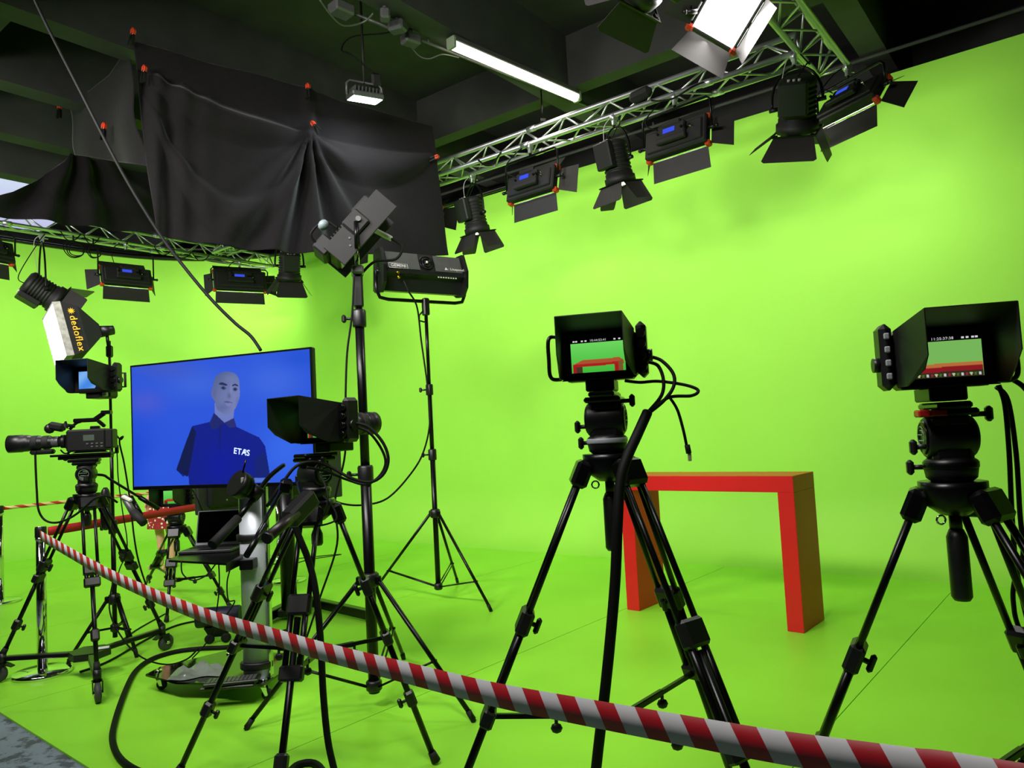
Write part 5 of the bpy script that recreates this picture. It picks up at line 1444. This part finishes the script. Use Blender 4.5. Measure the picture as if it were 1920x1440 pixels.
def ribbon(name, label, pts, w, mt, cat, k=10):
    P = spline(pts, k)
    me = bpy.data.meshes.new(name); vs, fs, us = [], [], []
    s = 0.0
    for i, p in enumerate(P):
        if i: s += (p - P[i - 1]).length
        vs += [p + Vector((0, 0, w / 2)) - P[0], p - Vector((0, 0, w / 2)) - P[0]]; us += [(s, w), (s, 0.0)]
    for i in range(len(P) - 1): fs.append((2 * i, 2 * i + 1, 2 * i + 3, 2 * i + 2))
    me.from_pydata([tuple(v) for v in vs], [], fs)
    uv = me.uv_layers.new(name='UVMap')
    for lp_ in me.loops: uv.data[lp_.index].uv = us[lp_.vertex_index]
    me.polygons.foreach_set('use_smooth', [True] * len(fs))
    me.materials.append(mt)
    o = bpy.data.objects.new(name, me); COL.objects.link(o); o.location = P[0]
    so = o.modifiers.new('thickness', 'SOLIDIFY'); so.thickness = .0008
    return tag(o, label, cat)
la, lb_ = Vector((pp.x - .026, pp.y - .0275, 0)), Vector((.55, 1.50, 0))
ldir = (lb_ - la).normalized(); lnrm = Vector((-ldir.y, ldir.x, 0))
tp = [(75, 1004), (120, 1030), (200, 1075), (300, 1121), (400, 1160), (500, 1190), (600, 1220), (760, 1261), (925, 1302), (1100, 1336), (1263, 1366), (1460, 1401), (1700, 1436), (1920, 1470)]
pts = [onplane(x, y, la, lnrm) for x, y in tp]
pts += [Vector((p5_.x - .03, p5_.y + .03, .95))]
ribbon('barrier_tape', 'red and white striped tape stretched across the front', pts, .067, stripe_mat('red_white_stripes', (176, 22, 36), (206, 204, 208), .121, .5), 'barrier tape')
ribbon('barrier_belt', 'plain red belt running from the chrome post', [Vector((pp.x + .03, pp.y + .03, ph - .04)), (Vector((pp.x, pp.y, ph - .045)) + Vector((p3_.x, p3_.y, .95))) / 2, Vector((p3_.x - .02, p3_.y - .04, .95))], .062, mat('red_belt_fabric', (190, 22, 34), .7, var=.1, vscale=40), 'barrier belt')
ribbon('barrier_tape', 'thin striped tape far back along the green wall', [Vector((p2_.x + .03, p2_.y + .02, .96)), (Vector((p2_.x, p2_.y, .98)) + Vector((p4_.x, p4_.y, .98))) / 2, Vector((p4_.x - .03, p4_.y - .03, .96))], .035, stripe_mat('red_yellow_stripes', (176, 40, 30), (210, 190, 120), .16, 2.2), 'barrier tape')
# cables on the floor
def fl(pts, r): return [G(x, y) + Vector((0, 0, r)) for x, y in pts]
cable('floor_cable', 'thick black cable curving over the floor beside the concrete', fl([(640, 1600), (420, 1520), (300, 1470), (235, 1438), (212, 1400), (215, 1360), (235, 1300), (255, 1262), (285, 1240), (330, 1226), (380, 1220), (430, 1217), (480, 1204), (540, 1186)], .016), .016, n=10)
cable('floor_cable', 'black cable lying between dolly and screen stand', fl([(150, 1262), (180, 1252), (215, 1236), (280, 1198), (340, 1172), (420, 1160), (520, 1150)], .008), .008)
cable('floor_cable', 'black cable trailing from the dolly wheel', fl([(10, 1236), (60, 1230), (110, 1230), (160, 1230), (215, 1210), (260, 1180), (310, 1152)], .006), .006)
cable('floor_cable', 'thin cable crossing the floor behind the tall stand', fl([(545, 1060), (580, 1050), (640, 1040), (560, 1048), (500, 1062)], .005), .005)
cable('floor_cable', 'thick cable end at the foot of the twin-handle tripod', fl([(640, 1530), (600, 1445), (560, 1440), (530, 1470)], .016), .016, n=9)
cable('power_cable', 'cable drooping under the laptop shelf', [at(340, 1052, 4.25), at(342, 1075, 4.25), at(360, 1088, 4.25), at(385, 1080, 4.25), at(404, 1058, 4.27)], .004)
cable('power_cable', 'cable falling from the shelf to the glass base', [at(410, 1055, 4.3), at(411, 1100, 4.32), at(405, 1150, 4.35), at(390, 1200, 4.38), at(360, 1235, 4.35)], .004)
cable('power_cable', 'looping cable beside the silver column', [at(434, 1060, 4.35), at(426, 1090, 4.35), at(428, 1125, 4.35), at(440, 1128, 4.35), at(420, 1160, 4.35), at(400, 1190, 4.35)], .004)
cable('power_cable', 'long cable arc between thin stand and glass base', [at(215, 1075, 5.1), at(205, 1140, 5.0), at(225, 1190, 4.9), at(262, 1230, 4.75), at(310, 1246, 4.55), at(350, 1236, 4.5), at(372, 1215, 4.5)], .005)
# cables draped on the trusses
up3 = Vector((0, 0, .03))
cable('truss_cable', 'black cables draped over the truss beside the black cloth', [hang_r(918, 6.143) + up3, hang_r(930, 6.10) + Vector((0, 0, -.07)), hang_r(942, 6.08) + Vector((0, 0, -.10)), hang_r(952, 6.10) + Vector((0, 0, -.05)), hang_r(962, 6.143) + up3], .009)
cable('truss_cable', 'black cable looping under the truss above the blue display', [hang_r(1256, 6.143) + up3, hang_r(1272, 6.00) + Vector((0, 0, -.07)), hang_r(1300, 5.93) + Vector((0, 0, -.12)), hang_r(1335, 5.97) + Vector((0, 0, -.06)), hang_r(1358, 6.143) + up3], .008)
m = MB(); p = hang_r(1236, 6.12) + Vector((0, 0, .105))
m.box(p, (.22, .1, .1), (0, R(-6), ROOM_RZ), bev=.03); tag(m.build('cable_bundle', RUBBER), 'black strapped bundle of cable lying in the truss', 'cable bundle')
for k, (px, n_, rr, lab) in enumerate(((140, 3, .13, 'large coil of black cable hanging under the left truss'), (178, 2, .09, 'small coil of cable beside the left panel lamp'))):
    c = hang_l(px, -10.675) + Vector((.0, 0, -.18))
    root = thing('cable_coil', lab, 'cable coil', c, LZ0, 'cable coils on the left truss')
    for i in range(n_):
        r_ = rr * (1 - .12 * i)
        MB().tube([(r_ * math.cos(a) + .02 * i, .02 * math.sin(3 * a + i), r_ * .85 * math.sin(a)) for a in [2 * PI * j / 24 for j in range(24)]], .007, n=6, closed=True).build('turn', CABLE, root)
    MB().cyl((0, 0, rr * .8), (0, 0, .2), .01, n=6).build('tie', CABLE, root)
between = 'cable sagging between the two panel lamps on the left truss'
for x0, x1, lab in ((116, 154, 'cable sagging in front of the large coil'), (160, 190, 'cable sagging in front of the small coil'), (294, 328, between), (330, 364, between), (366, 398, between)):
    cable('truss_cable', lab, [hang_l(x0, -10.643) + up3, hang_l(x0 * .7 + x1 * .3, -10.56) + Vector((0, 0, -.09)), hang_l(x0 * .3 + x1 * .7, -10.56) + Vector((0, 0, -.08)), hang_l(x1, -10.643) + up3], .007, 'cables along the left truss')

# ------------------------------------------------------------------ person in a red flowered dress, standing far back
PX, PY = -4.44, 9.45
root = thing('person', 'person in a red dress with white flowers behind the big screen', 'person', (PX, PY, 0), R(-25))
SKIN = mat('skin', (214, 160, 130), .5, var=.06, vscale=12)
V, E, RAD = [], [], []
def jv(p, r, par=None):
    V.append(Vector(p)); RAD.append(r)
    if par is not None: E.append((par, len(V) - 1))
    return len(V) - 1
pel = jv((0, 0, .92), (.14, .10)); wst = jv((0, 0, 1.08), (.115, .085), pel); chs = jv((0, .0, 1.26), (.135, .10), wst); shd = jv((0, 0, 1.38), (.10, .075), chs)
nck = jv((0, 0, 1.45), (.048, .05), shd); jaw = jv((0, -.02, 1.52), (.062, .072), nck); hd = jv((0, -.01, 1.60), (.075, .092), jaw); cr = jv((0, .0, 1.67), (.05, .06), hd)
nose = jv((0, -.105, 1.575), (.013, .012), hd)
for s in (-1, 1):
    ear = jv((s * .082, .01, 1.585), (.012, .02), hd)
    h = jv((s * .085, 0, .86), (.09, .09), pel); kn = jv((s * .095, -.015, .49), (.056, .058), h); cf = jv((s * .10, .015, .33), (.05, .052), kn); an = jv((s * .10, .01, .09), (.033, .036), cf)
    hl = jv((s * .10, .02, .045), (.034, .034), an); ft = jv((s * .115, -.10, .03), (.036, .026), hl); toe = jv((s * .12, -.165, .022), (.028, .018), ft)
    a0 = jv((s * .165, 0, 1.36), (.055, .055), shd); el = jv((s * .22, .02, 1.10), (.038, .038), a0); wr_ = jv((s * .24, -.04, .88), (.026, .024), el); pm = jv((s * .245, -.055, .82), (.032, .017), wr_)
    for i, (dy, l) in enumerate(((-.028, .070), (-.010, .080), (.010, .075), (.026, .06))):
        k1 = jv((s * .247, -.055 + dy, .775), (.009, .009), pm); k2 = jv((s * .238, -.058 + dy, .775 - l * .5), (.008, .008), k1); k3_ = jv((s * .224, -.06 + dy, .775 - l * .95), (.007, .007), k2)
    t1_ = jv((s * .232, -.095, .80), (.010, .010), pm); t2_ = jv((s * .222, -.11, .765), (.008, .008), t1_)
me = bpy.data.meshes.new('body'); me.from_pydata([tuple(v) for v in V], E, [])
bo = bpy.data.objects.new('body', me); COL.objects.link(bo); bo.parent = root
sk = bo.modifiers.new('skin', 'SKIN'); sk.use_smooth_shade = True
for i, v_ in enumerate(me.skin_vertices[0].data): v_.radius = RAD[i]; v_.use_root = (i == 0)
bo.modifiers.new('sub', 'SUBSURF').levels = 2; bo.modifiers['sub'].render_levels = 2
me.materials.append(SKIN)
# dress
dm = bpy.data.materials.new('red_flowered_fabric'); dm.use_nodes = True; nt = dm.node_tree; N, L = nt.nodes, nt.links
b = N['Principled BSDF']; b.inputs['Roughness'].default_value = .8
tcn = N.new('ShaderNodeTexCoord'); vo = N.new('ShaderNodeTexVoronoi'); vo.inputs['Scale'].default_value = 26
cr_ = N.new('ShaderNodeValToRGB'); cr_.color_ramp.elements[0].position = .30; cr_.color_ramp.elements[0].color = (*lin((240, 220, 200)), 1); cr_.color_ramp.elements[1].position = .36; cr_.color_ramp.elements[1].color = (*lin((150, 28, 30)), 1)
L.new(tcn.outputs['Object'], vo.inputs['Vector']); L.new(vo.outputs['Distance'], cr_.inputs['Fac']); L.new(cr_.outputs['Color'], b.inputs['Base Color'])
vs, fs = [], []
prof_ = [(.235, .50), (.228, .60), (.215, .75), (.195, .90), (.165, 1.0), (.135, 1.09), (.15, 1.2), (.165, 1.28), (.16, 1.35), (.11, 1.42)]
n_ = 48
for j, (r_, z) in enumerate(prof_):
    for i in range(n_):
        a = 2 * PI * i / n_; f = 1 + .06 * math.sin(a * 9 + 1) * max(0, (1.0 - z) / .5)
        vs.append((r_ * f * math.cos(a), r_ * f * .78 * math.sin(a), z))
for j in range(len(prof_) - 1):
    for i in range(n_): fs.append((j * n_ + i, j * n_ + (i + 1) % n_, (j + 1) * n_ + (i + 1) % n_, (j + 1) * n_ + i))
do = MB().add(vs, fs, True).build('dress', dm, root)
for s in (-1, 1): MB().cyl((s * .12, 0, 1.385), (s * .20, .01, 1.20), .072, .058, n=14).build('sleeve', dm, root)
m = MB()
m.sphere((0, .02, 1.625), .1, 16, (.92, 1.05, 1.05)); m.sphere((0, .07, 1.5), .085, 14, (1, .7, 1.7))
m.build('hair', mat('dark_brown_hair', (48, 34, 26), .6, var=.3, vscale=30), root)
for s in (-1, 1):
    m = MB(); m.sphere((s * .03, -.094, 1.605), .011, 8); m.build('eye', mat('eye_white', (230, 228, 224), .3), root)
    m = MB(); m.sphere((s * .112, -.06, .03), .05, 12, (.85, 2.1, .5)); m.build('shoe', mat('tan_shoe', (120, 84, 60), .5), root)
m = MB(); m.sphere((0, -.092, 1.535), .022, 8, (1.1, .4, .35)); m.build('lips', mat('lips', (170, 80, 78), .5), root)
